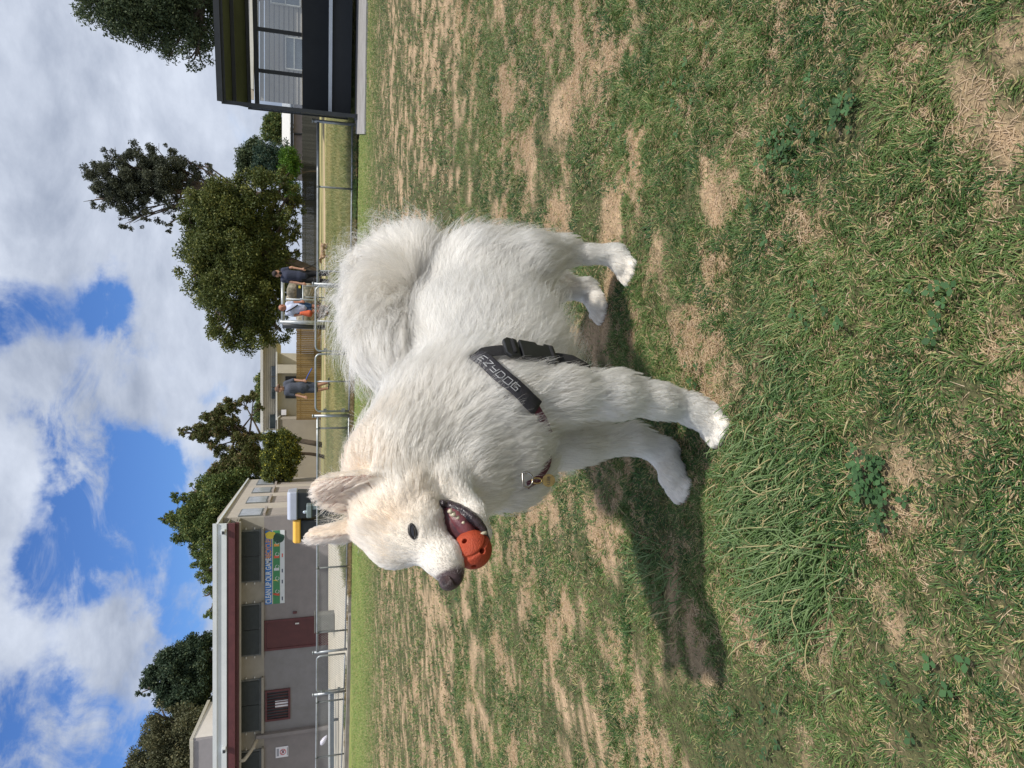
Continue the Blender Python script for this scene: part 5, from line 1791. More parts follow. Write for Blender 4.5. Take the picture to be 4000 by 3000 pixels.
# side frame at the near end
for bb, zz in ((-0.22, zr_f), (DD - 0.06, zr_b)):
    dbox(-0.03, 0.025, bb, bb + 0.055, 0, zz - 0.003).build('corner_post', black_steel, dug)
mb = MB(); mb.hexa([dp(-0.006, -0.16, 0.12), dp(0.006, -0.16, 0.12), dp(0.006, DD - 0.07, 0.12), dp(-0.006, DD - 0.07, 0.12), dp(-0.006, -0.16, 0.9), dp(0.006, -0.16, 0.9), dp(0.006, DD - 0.07, 0.9), dp(-0.006, DD - 0.07, 0.9)]); mb.build('side_panel', dark_panel, dug)
mb = MB(); mb.hexa([dp(-0.004, -0.16, 0.92), dp(0.004, -0.16, 0.92), dp(0.004, DD - 0.07, 0.92), dp(-0.004, DD - 0.07, 0.92), dp(-0.004, -0.16, zr_f - 0.08), dp(0.004, -0.16, zr_f - 0.08), dp(0.004, DD - 0.07, zr_b - 0.06), dp(-0.004, DD - 0.07, zr_b - 0.06)]); mb.build('side_pane', clear, dug)
dbox(-0.05, 0.03, -0.25, DD, 0.012, 0.045).build('base_rail', black_steel, dug)
# bench with a white rail
zb1 = dz(1284, 1.0, 0.45)
dbox(0.05, WD, 0.42, 0.445, zb1 - 0.055, zb1).build('bench_rail', pm('white_rail', (0.62, 0.68, 0.74), (0.55, 0.6, 0.66), 6, rough=0.4), dug)
dbox(0.05, WD, 0.448, DD - 0.03, zb1 - 0.04, zb1 - 0.006).build('bench_seat', dark_panel, dug)
dbox(0.05, WD, 0.50, 0.52, 0.10, zb1 - 0.042).build('bench_front', dark_panel, dug)
# slab under and in front of the dugout
slab = MB(); s_ = [O + ex * -0.15 + bx_ * -1.25, O + ex * WD + bx_ * -1.25, O + ex * WD + bx_ * -0.42, O + ex * -0.15 + bx_ * -0.42]
e0 = on_ground(1432, 524); e1 = on_ground(1440, 0); e2 = on_ground(1396, 0); e3 = on_ground(1393, 524)
P8 = [e0, e1 + (e1 - e0) * 0.3, e2 + (e2 - e3) * 0.3, e3]
slab.hexa([p + (0, 0, -0.05) for p in P8] + [p + (0, 0, 0.03) for p in P8]); tag(slab.build('slab', conc_mat2 if 'conc_mat2' in globals() else pm('slab_concrete', (0.30, 0.29, 0.28), (0.22, 0.21, 0.20), 3, rough=0.9, bump=0.3, bscale=40)), kind='structure')
# ------------------------------------------------------------------ trees
leaf_m = attr_mat('leaves', rough=0.6, spec=0.25, trans=0.25)
bark = pm('bark', (0.13, 0.10, 0.075), (0.07, 0.055, 0.045), 6, rough=0.95, bump=0.8, bscale=20, stretch=(1, 1, 0.3))


def tree(name, label, Y, blobs, base, n_leaf, leaf, cols, dens=0.55, group=None, cat='tree', trunk_r=0.16, flat=1.0, branches=True):
    t = None
    C = [at(x, y, Y) for x, y, r in blobs]; Rr = [r / F_PX * depth_of(c) for c, (x, y, r) in zip(C, blobs)]
    b = at(base[0], base[1], Y); b[2] = float(ground_z(Y))
    t = thing(name, label, cat, tuple(b), group)
    vol = np.array([r ** 2.2 for r in Rr]); vol /= vol.sum()
    V = []; leafc = []; pts = []
    cl_c = []; cl_r = []; cl_k = []
    for c, r, w in zip(C, Rr, vol):
        k = max(8, int(w * 420))
        d = unit(rng.normal(size=(k, 3))); rad = r * (0.30 + 0.72 * rng.random(k) ** 0.6)
        cl_c.append(c + d * rad[:, None] * np.array((1, flat, 0.92))); cl_r.append(np.full(k, r) * ((0.20 + 0.20 * rng.random(k)) if dens > 0.5 else (0.12 + 0.12 * rng.random(k)))); cl_k.append(rng.random(k))
    cl_c = np.concatenate(cl_c); cl_r = np.concatenate(cl_r); cl_k = np.concatenate(cl_k)
    n = int(n_leaf * (0.35 if QUICK else 2.4)); leaf = leaf * 0.66
    pick = rng.choice(len(cl_c), n, p=(cl_r ** 2) / (cl_r ** 2).sum())
    ctr = cl_c[pick] + unit(rng.normal(size=(n, 3))) * (cl_r[pick] * (0.35 + 0.85 * rng.random(n)))[:, None]
    ctr[:, 2] = np.maximum(ctr[:, 2], float(ground_z(Y)) + 0.05)
    u = unit(rng.normal(size=(n, 3))); v = unit(np.cross(u, rng.normal(size=(n, 3))))
    s = leaf * (0.6 + 0.8 * rng.random((n, 1)))
    V = np.stack((ctr - u * s, ctr + v * s * 0.45, ctr + u * s, ctr - v * s * 0.45), 1).reshape(-1, 3)
    Fq = np.arange(4 * n).reshape(-1, 4)
    c1, c2, c3 = [np.array(q) for q in cols]
    k = np.clip(0.5 * cl_k[pick] + 0.5 * rng.random(n), 0, 1)[:, None]
    up = np.clip((ctr[:, 2:3] - ctr[:, 2].min()) / (np.ptp(ctr[:, 2]) + 1e-6), 0, 1)
    col = c1 * (1 - k) + c2 * k
    tip = (rng.random((n, 1)) < 0.10 + 0.12 * (cl_k[pick][:, None] > 0.7))
    col = np.where(tip, c3, col)
    mesh_obj('crown', V, Fq, leaf_m, t, False, np.repeat(col, 4, 0))
    mb = MB()
    top = C[int(np.argmax([c[2] for c in C]))]
    cen = np.average(np.array(C), axis=0, weights=vol)
    mid = np.array((cen[0], cen[1], b[2] + (cen[2] - b[2]) * 0.62))
    path = resample([b - (0, 0, 0.1), b * 0.5 + mid * 0.5 + (0.15, 0, 0), mid, top], 12)
    mb.tube(path, list(np.linspace(trunk_r, trunk_r * 0.2, 12)), 8)
    if branches:
        for c, r in zip(C, Rr):
            st_ = path[int(4 + 4 * rng.random())]
            mb.tube(resample([st_, (st_ + c) / 2 - (0, 0, 0.1 * r), c], 6), list(np.linspace(trunk_r * 0.45, trunk_r * 0.12, 6)), 6)
            for _ in range(3):
                e = c + unit(rng.normal(size=(1, 3)))[0] * r * 0.9
                mb.tube([c - (c - st_) * 0.15, (c + e) / 2, e], [trunk_r * 0.16, trunk_r * 0.1, trunk_r * 0.04], 4, False)
    mb.build('trunk', bark, t, True)
    return t


G_DARK = ((0.045, 0.070, 0.036), (0.085, 0.115, 0.055), (0.15, 0.18, 0.09))
G_OLIVE = ((0.055, 0.080, 0.024), (0.125, 0.145, 0.038), (0.24, 0.24, 0.07))
G_FRESH = ((0.065, 0.105, 0.034), (0.14, 0.185, 0.055), (0.27, 0.27, 0.08))
G_BLUE = ((0.025, 0.055, 0.040), (0.055, 0.095, 0.065), (0.10, 0.13, 0.07))
G_GREY = ((0.07, 0.08, 0.04), (0.14, 0.14, 0.075), (0.22, 0.20, 0.10))
G_BRIGHT = ((0.04, 0.11, 0.015), (0.10, 0.20, 0.02), (0.16, 0.26, 0.03))
tree('eucalyptus_tree', 'tall dark leafy tree rising behind the dugout roof', 38, [(440, -20, 150), (520, 50, 110), (620, 80, 125), (600, -120, 200), (700, 150, 100), (760, 60, 110), (770, 220, 55), (840, -20, 100), (690, -60, 120), (330, -20, 80), (820, 130, 60)],
     (1200, -80), 44000, 0.115, G_DARK, trunk_r=0.35)
tree('eucalyptus_tree', 'tall sparse open tree standing against the clouds behind the big round tree', 62, [(430, 700, 90), (560, 690, 100), (500, 740, 90), (640, 690, 95), (720, 680, 75), (660, 780, 70), (590, 810, 60), (760, 720, 60), (800, 670, 50), (400, 690, 75), (460, 640, 70), (450, 760, 75), (540, 640, 80), (530, 760, 85), (620, 620, 70), (640, 700, 80), (560, 850, 50), (500, 860, 50), (720, 620, 50), (740, 690, 50), (800, 640, 35), (820, 730, 35), (650, 880, 40), (370, 780, 45), (700, 800, 35)],
     (1200, 800), 26000, 0.13, ((0.045, 0.055, 0.038), (0.08, 0.09, 0.055), (0.13, 0.14, 0.09)), trunk_r=0.3, dens=0.4)
tree('broad_tree', 'huge round dense olive green tree behind the grey timber fence', 42, [(820, 800, 115), (790, 950, 100), (770, 1060, 75), (850, 1130, 120), (900, 1290, 95), (990, 1330, 80), (930, 880, 130), (1010, 780, 105), (960, 1010, 140), (1040, 1160, 110), (1080, 900, 95), (1090, 1040, 80), (870, 740, 60), (840, 1230, 70), (960, 1220, 100), (1080, 1290, 60), (900, 1000, 130), (860, 900, 120), (1130, 1000, 55), (1120, 850, 60), (1130, 1130, 60), (1130, 760, 50), (1110, 700, 45), (1100, 1230, 60), (1150, 920, 50), (1150, 800, 45), (1150, 1070, 45), (740, 880, 70), (1030, 700, 60), (920, 760, 80)],
     (1220, 1090), 76000, 0.115, G_OLIVE, trunk_r=0.45)
tree('pine_tree', 'dark small pine between the big round tree and the low house', 64, [(960, 610, 38), (1000, 585, 42), (950, 660, 30), (1010, 640, 40)], (1220, 640), 5000, 0.16, G_DARK, trunk_r=0.2)
tree('cypress_tree', 'blue green conifer in front of the small dark pine', 60, [(1040, 590, 45), (1050, 650, 55), (1080, 610, 45), (1010, 690, 40), (1090, 680, 40), (1110, 560, 25)], (1220, 640), 6000, 0.13, G_BLUE, trunk_r=0.2)
tree('shrub', 'bright green shrub overhanging the grey timber fence', 57, [(1125, 610, 38), (1130, 670, 42), (1140, 740, 38), (1110, 700, 30), (1150, 640, 30)], (1230, 670), 6000, 0.10, G_BRIGHT, cat='shrub', trunk_r=0.08)
tree('bushy_tree', 'rounded yellow green tree behind the low house beside the dugout', 76, [(1070, 490, 42), (1050, 520, 32), (1090, 540, 30), (1075, 455, 30), (1085, 505, 35)], (1220, 500), 6000, 0.16, G_FRESH, trunk_r=0.2)
tree('conifer_tree', 'leaning feathery brownish green tree between the two storey house and the clubroom', 40, [(712, 1690, 20), (745, 1695, 30), (785, 1690, 36), (820, 1650, 38), (860, 1615, 38), (900, 1590, 34), (850, 1740, 34), (900, 1790, 45), (950, 1780, 55), (930, 1700, 40), (880, 1670, 40), (840, 1680, 36), (800, 1700, 30), (900, 1640, 36), (980, 1720, 40), (950, 1570, 30), (990, 1550, 26), (870, 1840, 45), (1000, 1800, 50), (1010, 1590, 20)],
     (1230, 1740), 26000, 0.095, ((0.07, 0.085, 0.030), (0.14, 0.15, 0.05), (0.24, 0.17, 0.09)), trunk_r=0.16)
tree('lemon_tree', 'low yellow flecked citrus tree in front of the beige garage wall', 31, [(1085, 1790, 62), (1110, 1730, 50), (1140, 1770, 48), (1060, 1720, 40), (1150, 1720, 24), (1060, 1850, 40), (1120, 1840, 40)], (1230, 1790), 16000, 0.07, ((0.05, 0.075, 0.02), (0.11, 0.13, 0.03), (0.38, 0.36, 0.05)), trunk_r=0.09)
tree('bushy_tree', 'large leafy green tree rising behind the clubroom roof corner', 40, [(690, 2010, 45), (740, 2060, 62), (800, 2000, 85), (850, 1920, 80), (820, 2110, 70), (900, 1880, 70), (790, 2180, 48), (810, 2250, 42), (830, 2320, 40), (950, 1850, 60), (830, 2390, 34), (700, 1950, 34), (760, 1920, 40), (930, 1960, 80), (860, 2040, 80), (640, 2030, 22), (1010, 1880, 50), (770, 2140, 40)],
     (1230, 1960), 60000, 0.095, G_FRESH, trunk_r=0.28)
tree('broad_tree', 'dark green tree with sky gaps behind the left part of the clubroom roof', 41, [(700, 2590, 75), (760, 2560, 70), (800, 2520, 45), (620, 2640, 55), (760, 2660, 80), (565, 2690, 32), (800, 2760, 55), (690, 2700, 75), (640, 2570, 38), (720, 2780, 50), (830, 2600, 50)],
     (1200, 2640), 36000, 0.11, ((0.030, 0.055, 0.032), (0.060, 0.090, 0.050), (0.11, 0.14, 0.07)), trunk_r=0.3)
tree('eucalyptus_tree', 'pale olive gum tree at the far left behind the raised roof wing', 38, [(720, 2840, 85), (640, 2870, 80), (740, 2930, 90), (580, 2920, 55), (560, 2990, 60), (680, 3000, 110), (800, 2850, 50), (620, 2790, 40), (800, 3020, 90), (600, 3080, 90)],
     (1200, 2940), 40000, 0.10, G_GREY, trunk_r=0.3)
tree('hedge_tree', 'rounded hedge tree behind the roof of the two storey house', 66, [(1050, 1450, 32), (1035, 1490, 36), (1020, 1540, 36), (1030, 1590, 38), (1055, 1630, 34), (1060, 1560, 30), (1010, 1620, 30)], (1200, 1540), 9000, 0.14, G_FRESH, trunk_r=0.2)

# ------------------------------------------------------------------ fences and houses behind


def paling_fence(name, label, y0, y1, Y, xtop, w, cols, rail_mat, slant=0.0):
    Xa, Xb = sorted((float(at(1200, y0, Y)[0]), float(at(1200, y1, Y)[0])))
    zt_ = float(at(xtop, (y0 + y1) / 2, Y)[2]); g = float(ground_z(Y))
    f = thing(name, label, 'fence', ((Xa + Xb) / 2, Y, g))
    V = []; Fc = []; Cc = []
    n = int((Xb - Xa) / w)
    for i in range(n):
        x = Xa + i * w; h = zt_ + rng.normal() * 0.012; d = rng.random() * 0.015
        c = np.array(cols[0]) * (1 - (t := rng.random())) + np.array(cols[1]) * t
        b0 = len(V); a, b = x + 0.004, x + w - 0.004
        V += [(a, Y + d, g - .05), (b, Y + d, g - .05), (b, Y + d + .02, g - .05), (a, Y + d + .02, g - .05), (a, Y + d, h), (b, Y + d, h), (b, Y + d + .02, h), (a, Y + d + .02, h)]
        Fc += [tuple(b0 + q for q in f4) for f4 in ((4, 5, 6, 7), (0, 1, 5, 4), (1, 2, 6, 5), (2, 3, 7, 6), (3, 0, 4, 7))]
        Cc += [c] * 8
    o = mesh_obj('palings', V, Fc, attr_mat('paling_wood', rough=0.9, spec=0.1, vary=0.25, bscale=8), f, False, np.array(Cc)); o['kind'] = 'stuff'
    for z in (g + 0.35, zt_ - 0.3):
        mb = MB(); mb.box((Xa, Y + 0.04, z), (Xb, Y + 0.085, z + 0.09)); mb.build('rail', rail_mat, f)
    return f


wood_dk = pm('fence_rail_wood', (0.09, 0.085, 0.075), None, 5, rough=0.9)
paling_fence('timber_fence', 'long weathered dark grey timber paling fence below the trees on the right', 360, 1120, 58, 1180, 0.11, ((0.045, 0.047, 0.043), (0.075, 0.075, 0.068)), wood_dk)
paling_fence('timber_fence', 'newer orange brown paling fence behind the walking man', 1268, 1640, 46, 1158, 0.12, ((0.27, 0.18, 0.07), (0.16, 0.105, 0.045)), wood_dk)
cream_wall = pm('cream_wall', (0.52, 0.48, 0.39), (0.46, 0.42, 0.34), 2, rough=0.9, bump=0.1)
beige_wall = pm('beige_render', (0.33, 0.29, 0.235), (0.28, 0.245, 0.20), 1.0, rough=0.9, bump=0.2)
win_dark = pm('window_glass_dark', (0.03, 0.04, 0.045), (0.09, 0.11, 0.11), 1.2, rough=0.08, spec=0.8)
roof_white = pm('roof_sheet', (0.60, 0.59, 0.55), (0.52, 0.51, 0.48), 3, rough=0.6)


def abox(mb, x0, x1, y0, y1, Y, D):
    """box whose front face fills picture rectangle at depth Y, D metres deep"""
    ym = (y0 + y1) / 2; xm = 1150
    Xa, Xb = sorted((float(at(xm, y0, Y)[0]), float(at(xm, y1, Y)[0]))); za, zb = sorted((float(at(x0, ym, Y)[2]), float(at(x1, ym, Y)[2])))
    mb.box((Xa, Y, za), (Xb, Y + D, zb)); return mb


hs = thing('two_storey_house', 'cream two storey house with a strip window above the orange fence', 'house', tuple(at(1250, 1510, 52) * (1, 1, 0) + (0, 0, 0.23)))
abox(MB(), 1081, 1262, 1380, 1632, 52, 7).build('lower_storey', cream_wall, hs)
up_ = abox(MB(), 1026, 1080.6, 1330, 1680, 52.6, 7).build('upper_storey', cream_wall, hs)
for k in range(6):
    abox(MB(), 1032 + k * 8, 1033.2 + k * 8, 1330, 1680, 52.57, 0.02).build('siding_board', pm('siding_line', (0.36, 0.33, 0.27), None, 2) if k == 0 else bpy.data.materials['siding_line'], up_)
abox(MB(), 1017, 1026.5, 1322, 1690, 51.9, 8.5).build('roof', roof_white, hs)
abox(MB(), 1077, 1083, 1375, 1640, 51.5, 1.1).build('balcony_edge', roof_white, hs)
for (a, b, c_, d) in ((1060, 1077, 1431, 1470), (1060, 1077, 1473, 1512), (1060, 1077, 1515, 1557), (1054, 1076, 1618, 1672)):
    w = abox(MB(), a, b, c_, d, 52.5, 0.08).build('window', win_dark, hs)
    abox(MB(), a - 1.5, a, c_ - 1, d + 1, 52.45, 0.12).build('frame', roof_white, w)
    abox(MB(), b, b + 1.5, c_ - 1, d + 1, 52.45, 0.12).build('frame', roof_white, w)
abox(MB(), 1115, 1240, 1470, 1556, 51.95, 0.04).build('recess_shade', black_steel, hs)  # flat dark sheet stands in for the shade inside a recess
abox(MB(), 1084, 1240, 1424, 1458, 51.0, 0.9).build('porch_wall', cream_wall, hs)
abox(MB(), 1098, 1118, 1600, 1621, 51.6, 0.39).build('air_conditioner', paper, hs)
gar = thing('beige_garage', 'long plain beige rendered wall of a building behind the citrus tree', 'building', tuple(at(1250, 1750, 48) * (1, 1, 0) + (0, 0, 0.23)))
abox(MB(), 1086, 1262, 1636, 1950, 48, 6).build('wall', beige_wall, gar)
abox(MB(), 1082, 1086, 1632, 1950, 47.9, 6.2).build('roof_edge', roof_white, gar)
low = thing('low_house', 'low house with a pale grey roof and mauve wall behind the dark timber fence', 'house', tuple(at(1250, 470, 66) * (1, 1, 0) + (0, 0, 0.23)))
mauve = pm('mauve_wall', (0.27, 0.235, 0.235), (0.23, 0.20, 0.20), 2, rough=0.9)
abox(MB(), 1146, 1262, 300, 620, 66, 7).build('wall', mauve, low)
mb = MB(); q = [at(1134, 640, 65.4), at(1134, 280, 65.4), at(1104, 300, 69.5), at(1104, 625, 69.5)]
mb.plate(q, (0, 0.02, 0.06)); mb.build('roof', roof_white, low)
abox(MB(), 1135, 1145, 285, 638, 65.5, 0.45).build('gutter', black_steel, low)
abox(MB(), 1150, 1180, 518, 523, 65.8, 0.15).build('downpipe', black_steel, low)
# weatherboard house seen through the dugout panes
wb = thing('weatherboard_house', 'beige weatherboard house seen through the clear panes of the dugout', 'house', tuple(at(1200, 150, 31) * (1, 1, 0) + (0, 0, 0.23)))
wbm = pm('weatherboard', (0.36, 0.32, 0.26), (0.31, 0.275, 0.225), 3, rough=0.85)
wX0, wX1 = float(at(1150, 408, 31)[0]), float(at(1150, -500, 31)[0])
za_, zb_2 = float(at(1262, 300, 31)[2]), float(at(1040, 300, 31)[2]); kx = 37 / 31 * 1.01
MB().hexa([(wX0, 31, za_), (wX1, 31, za_), (wX1, 37, za_), (wX0 * kx, 37, za_), (wX0, 31, zb_2), (wX1, 31, zb_2), (wX1, 37, zb_2), (wX0 * kx, 37, zb_2)]).build('wall', wood_dk, wb)  # dark backing in the gaps stands in for shade under the boards
for k in range(15):
    z = 0.35 + k * 0.20
    mb = MB(); mb.hexa([(wX0, 30.94, z), (wX1, 30.94, z), (wX1, 30.998, z), (wX0, 30.998, z), (wX0, 30.985, z + 0.165), (wX1, 30.985, z + 0.165), (wX1, 30.998, z + 0.165), (wX0, 30.998, z + 0.165)]); mb.build('weatherboard', wbm, wb)
mb = MB(); mb.plate([(wX0 + 0.2, 30.4, 3.25), (wX1, 30.4, 3.25), (wX1, 34, 4.0), (wX0 + 2.6, 34, 4.0)], (0, 0.02, 0.07)); mb.build('roof', pm('grey_tiles', (0.25, 0.25, 0.26), (0.18, 0.18, 0.19), 6, rough=0.8), wb)
mb = MB(); mb.box((wX0 + 0.2, 30.34, 3.12), (wX1, 30.398, 3.27)); mb.build('gutter', roof_white, wb)
for (a, b, c_, d) in ((1118, 1180, 150, 268), (1060, 1170, -60, 20)):
    w = abox(MB(), a, b, c_, d, 30.86, 0.07).build('window', win_dark, wb)
    for (a2, b2, c2, d2) in ((a - 4, a - 0.3, c_ - 4, d + 4), (b + 0.3, b + 4, c_ - 4, d + 4), (a, b, c_ - 4, c_ - 0.4), (a, b, d + 0.4, d + 4), ((a + b) / 2 - 1.5, (a + b) / 2 + 1.5, c_, d)):
        abox(MB(), a2, b2, c2, d2, 30.82, 0.1).build('frame', roof_white, w)
# raised wing behind the clubroom roof
wing = thing('raised_wing', 'taller mauve and cream block rising behind the clubroom roof at far left', 'building', (-16.5, 29, 0.23))
c0 = at(753, 2894, 29); c1 = at(820, 2742, 34)
mb = MB(); mb.box((-24, 29, 0.2), (c0[0], 29.2, c0[2])); mb.build('front_wall', render_low, wing)
mb = MB(); mb.hexa([(c0[0] - 0.2, 29.21, 0.2), (c0[0], 29.21, 0.2), (c1[0], 34, 0.2), (c1[0] - 0.2, 34, 0.2), (c0[0] - 0.2, 29.21, c0[2]), (c0[0], 29.21, c0[2]), (c1[0], 34, c1[2]), (c1[0] - 0.2, 34, c1[2])]); mb.build('side_wall', pm('wing_cream', (0.58, 0.53, 0.46), (0.53, 0.48, 0.42), 2, rough=0.9), wing)
mb = MB(); mb.box((-24, 28.93, c0[2] - 0.02), (c0[0] + 0.04, 28.998, c0[2] + 0.09)); mb.build('parapet_cap', cream, wing)
mb = MB(); mb.hexa([(c0[0] - 0.3, 29.0, c0[2] + 0.001), (c0[0] + 0.06, 29.0, c0[2] + 0.001), (c1[0] + 0.06, 34.1, c1[2] + 0.001), (c1[0] - 0.3, 34.1, c1[2] + 0.001), (c0[0] - 0.3, 29.0, c0[2] + 0.12), (c0[0] + 0.06, 29.0, c0[2] + 0.12), (c1[0] + 0.06, 34.1, c1[2] + 0.12), (c1[0] - 0.3, 34.1, c1[2] + 0.12)]); mb.build('parapet_cap', cream, wing)

# ------------------------------------------------------------------ pipe frame with boulders and notice
FY = 27.0
pf = thing('pipe_gateway', 'tall galvanised pipe gateway standing behind the man and the woman', 'gateway', tuple(at(1260, 1170, FY) * (1, 1, 0) + (0, 0, 0.23)))


def fpt(x, y): return at(x, y, FY)


for nm, a, b, r in (('top_rail', (1105, 1084), (1105, 1264), 0.07), ('post', (1104, 1086), (1262, 1086), 0.05), ('post', (1104, 1168), (1262, 1168), 0.035), ('post', (1094, 1258), (1264, 1258), 0.085), ('middle_rail', (1184, 1088), (1184, 1256), 0.028)):
    pa, pb = fpt(*a), fpt(*b)
    if nm == 'post': pb = np.array((pa[0], FY, 0.1))
    mb = MB(); mb.tube([pa, pb], r, 10); mb.build(nm, galv, pf, True)
mb = MB(); pa = fpt(1104, 1270); mb.tube([pa, (pa[0], FY + 0.3, 0.1)], 0.12, 8); mb.build('shade_post', black_steel, pf, True)
nb = thing('notice_board', 'small black notice board with a yellow symbol behind the pipe gateway', 'sign', tuple(at(1260, 1130, FY + 0.6) * (1, 1, 0) + (0, 0, 0.23)))
abox(MB(), 1158, 1182, 1112, 1164, FY + 0.6, 0.03).build('board', dark_panel, nb)
abox(MB(), 1166, 1174, 1115, 1125, FY + 0.57, 0.02).build('yellow_symbol', yellowb, nb)
for y in (1116, 1160):
    p = at(1180, y, FY + 0.66); mb = MB(); mb.tube([p, (p[0], p[1], 0.1)], 0.03, 6); mb.build('leg', galv_dark, nb, True)
stone = pm('boulder_stone', (0.36, 0.31, 0.24), (0.09, 0.09, 0.06), 5.0, rough=0.95, bump=0.9, bscale=6)


def boulder(x, y, r, Y, label):
    c = at(x, y, Y); R0 = r / F_PX * depth_of(c); c[2] = max(float(ground_z(Y)) + R0 * 0.6, c[2])

    def f(P):
        q = P - c
        return np.linalg.norm(q * (0.85, 1, 1.15), axis=1) - R0 * (1 + 0.40 * vnoise(P, 2.2, 7, 3))
    n = int(3.2 * R0 / 0.06) + 2
    Vb, Fb = surface_nets(grid_eval(f, c - 1.6 * R0, (n, n, n), 0.06), c - 1.6 * R0, 0.06)
    tag(mesh_obj('boulder', Vb, Fb, stone, None, True), label, 'boulder', 'boulders behind the pipe gateway')


boulder(1145, 1133, 32, 30, 'upper pale boulder beside the black notice board')
boulder(1205, 1150, 34, 29, 'mottled boulder low behind the legs of the man in black')
boulder(1150, 1182, 32, 30.5, 'pale boulder behind the woman\'s raised hand')
boulder(1215, 1205, 38, 29.5, 'boulder behind the woman\'s bare legs')
boulder(1190, 1240, 36, 29, 'boulder beside the thick left post of the pipe gateway')
boulder(1170, 1100, 34, 31, 'boulder half hidden behind the man in the dark shirt')

# ------------------------------------------------------------------ people and distant dogs
skin_m = pm('skin_tone', (0.44, 0.24, 0.16), (0.36, 0.19, 0.12), 20, rough=0.55)
skin_tan = pm('skin_tanned', (0.36, 0.15, 0.085), (0.30, 0.12, 0.07), 20, rough=0.55)


def cloth(name, c): return pm(name, c, tuple(k * 0.7 for k in c), 9, rough=0.9, bump=0.4, bscale=30)


def blob(prims_, h, name, mat, parent, k=0.02, pad=0.0):
    lo = np.min([np.minimum(a - ra, b - rb) for a, ra, b, rb in prims_], 0) - 0.05; hi = np.max([np.maximum(a + ra, b + rb) for a, ra, b, rb in prims_], 0) + 0.05

    def f(P):
        d = None
        for a, ra, b, rb in prims_:
            s = cone_sd(P, a, b, ra + pad, rb + pad); d = s if d is None else smin(d, s, k)
        return d
    Vb, Fb = sdf_mesh(f, lo, hi, h)
    return mesh_obj(name, Vb, Fb, mat, parent, True)


def pj(Y):
    def q(x, y, rm, dy=0.0):
        return (at(x, y, Y + dy), rm)
    return q


def seg(a, b): return (a[0], a[1], b[0], b[1])


def hand(w, d):
    """palm plus four unequal fingers and a thumb; w wrist point, d direction"""
    d = unit1(d); s = unit1(np.cross(d, (0, 1, 0.2))); palm = w + d * 0.075
    out = [(w, 0.026, palm, 0.032)]
    for k, L in enumerate((0.060, 0.072, 0.066, 0.050)):
        b0 = palm + s * (k - 1.5) * 0.019; m_ = b0 + d * L * 0.6; out += [(b0, 0.0095, m_, 0.009), (m_, 0.009, m_ + d * L * 0.4 + np.array((0, 0.012, 0)), 0.0075)]
    out.append((w + d * 0.03 + s * 0.02, 0.011, w + d * 0.075 + s * 0.055, 0.009))
    return out


def face(parent, hc, fwd, up=np.array((0, 0, 1.0))):
    side = unit1(np.cross(up, fwd))
    for s in (-1, 1):
        mb = MB(); c = hc + unit1(fwd) * 0.092 + side * s * 0.032 + up * 0.008; mb.tube([c, c + unit1(fwd) * 0.008], 0.011, 6); mb.build('eye', eye_mat, parent)


def person(label, Y, head, neck, sh, hips, arms, legs, skin, fwd, head_r=0.098):
    q = pj(Y)
    g = float(ground_z(Y))
    foot_mid = at(1290, (legs[0][2][1] + legs[1][2][1]) / 2, Y)
    p = thing('person', label, 'person', (float(foot_mid[0]), Y, g))
    fwd = unit1(fwd)
    hc = at(*head, Y); nk = at(*neck, Y); s0, s1 = at(*sh[0], Y), at(*sh[1], Y); h0, h1 = at(*hips[0], Y), at(*hips[1], Y)
    mid_s, mid_h = (s0 + s1) / 2, (h0 + h1) / 2
    body_p = [(hc + (0, 0, 0.02), head_r, hc - (0, 0, 0.045) + fwd * 0.02, head_r * 0.78), (hc + fwd * 0.095, 0.015, hc + fwd * 0.085 - (0, 0, 0.03), 0.019), (nk + (0, 0, 0.02), 0.052, mid_s, 0.065),
              (s0 * 0.8 + mid_s * 0.2, 0.075, s1 * 0.8 + mid_s * 0.2, 0.075), (mid_s - (0, 0, 0.15), 0.14, mid_h + (0, 0, 0.12), 0.13), (h0, 0.10, h1, 0.10)]
    side = unit1(np.cross((0, 0, 1.0), fwd))
    for s in (-1, 1):
        body_p.append((hc + side * s * 0.09, 0.018, hc + side * s * 0.095 - (0, 0, 0.03), 0.014))
    A = []
    for (a, b, c_) in arms:
        pa, pb, pc = at(*a, Y), at(*b, Y - 0.03), at(*c_, Y - 0.10)
        A.append((pa, pb, pc)); body_p += [(pa, 0.052, pb, 0.041), (pb, 0.040, pc, 0.026)] + hand(pc, pc - pb)
    Lg = []
    for (a, b, c_) in legs:
        pa, pb, pc = at(*a, Y), at(*b, Y - 0.03), at(*c_, Y)
        pc[2] = g + 0.09
        ft = pc + fwd * 0.15; ft[2] = g + 0.035
        Lg.append((pa, pb, pc, ft)); body_p += [(pa, 0.088, pb, 0.058), (pb, 0.056, pc, 0.038), (pc - (0, 0, 0.04), 0.042, ft, 0.033)]
    blob(body_p, 0.012, 'body', skin, p)
    face(p, hc, fwd)
    return p, dict(hc=hc, nk=nk, s0=s0, s1=s1, h0=h0, h1=h1, ms=mid_s, mh=mid_h, A=A, L=Lg, fwd=fwd, g=g)


def shirt(p, d, mat, sleeve=0.55, long_=False):
    pr = [(d['s0'], 0.082, d['s1'], 0.082), (d['ms'] - (0, 0, 0.12), 0.165, d['mh'] + (0, 0, 0.08), 0.155), (d['mh'] + (0, 0, 0.08), 0.155, d['mh'] - (0, 0, 0.02), 0.150)]
    for a, b, c_ in d['A']:
        e = a + (b - a) * (1.0 if long_ else sleeve)
        pr.append((a, 0.072, e, 0.060))
        if long_: pr.append((b, 0.056, b + (c_ - b) * 0.85, 0.042))
    blob(pr, 0.014, 'shirt', mat, p, 0.04)


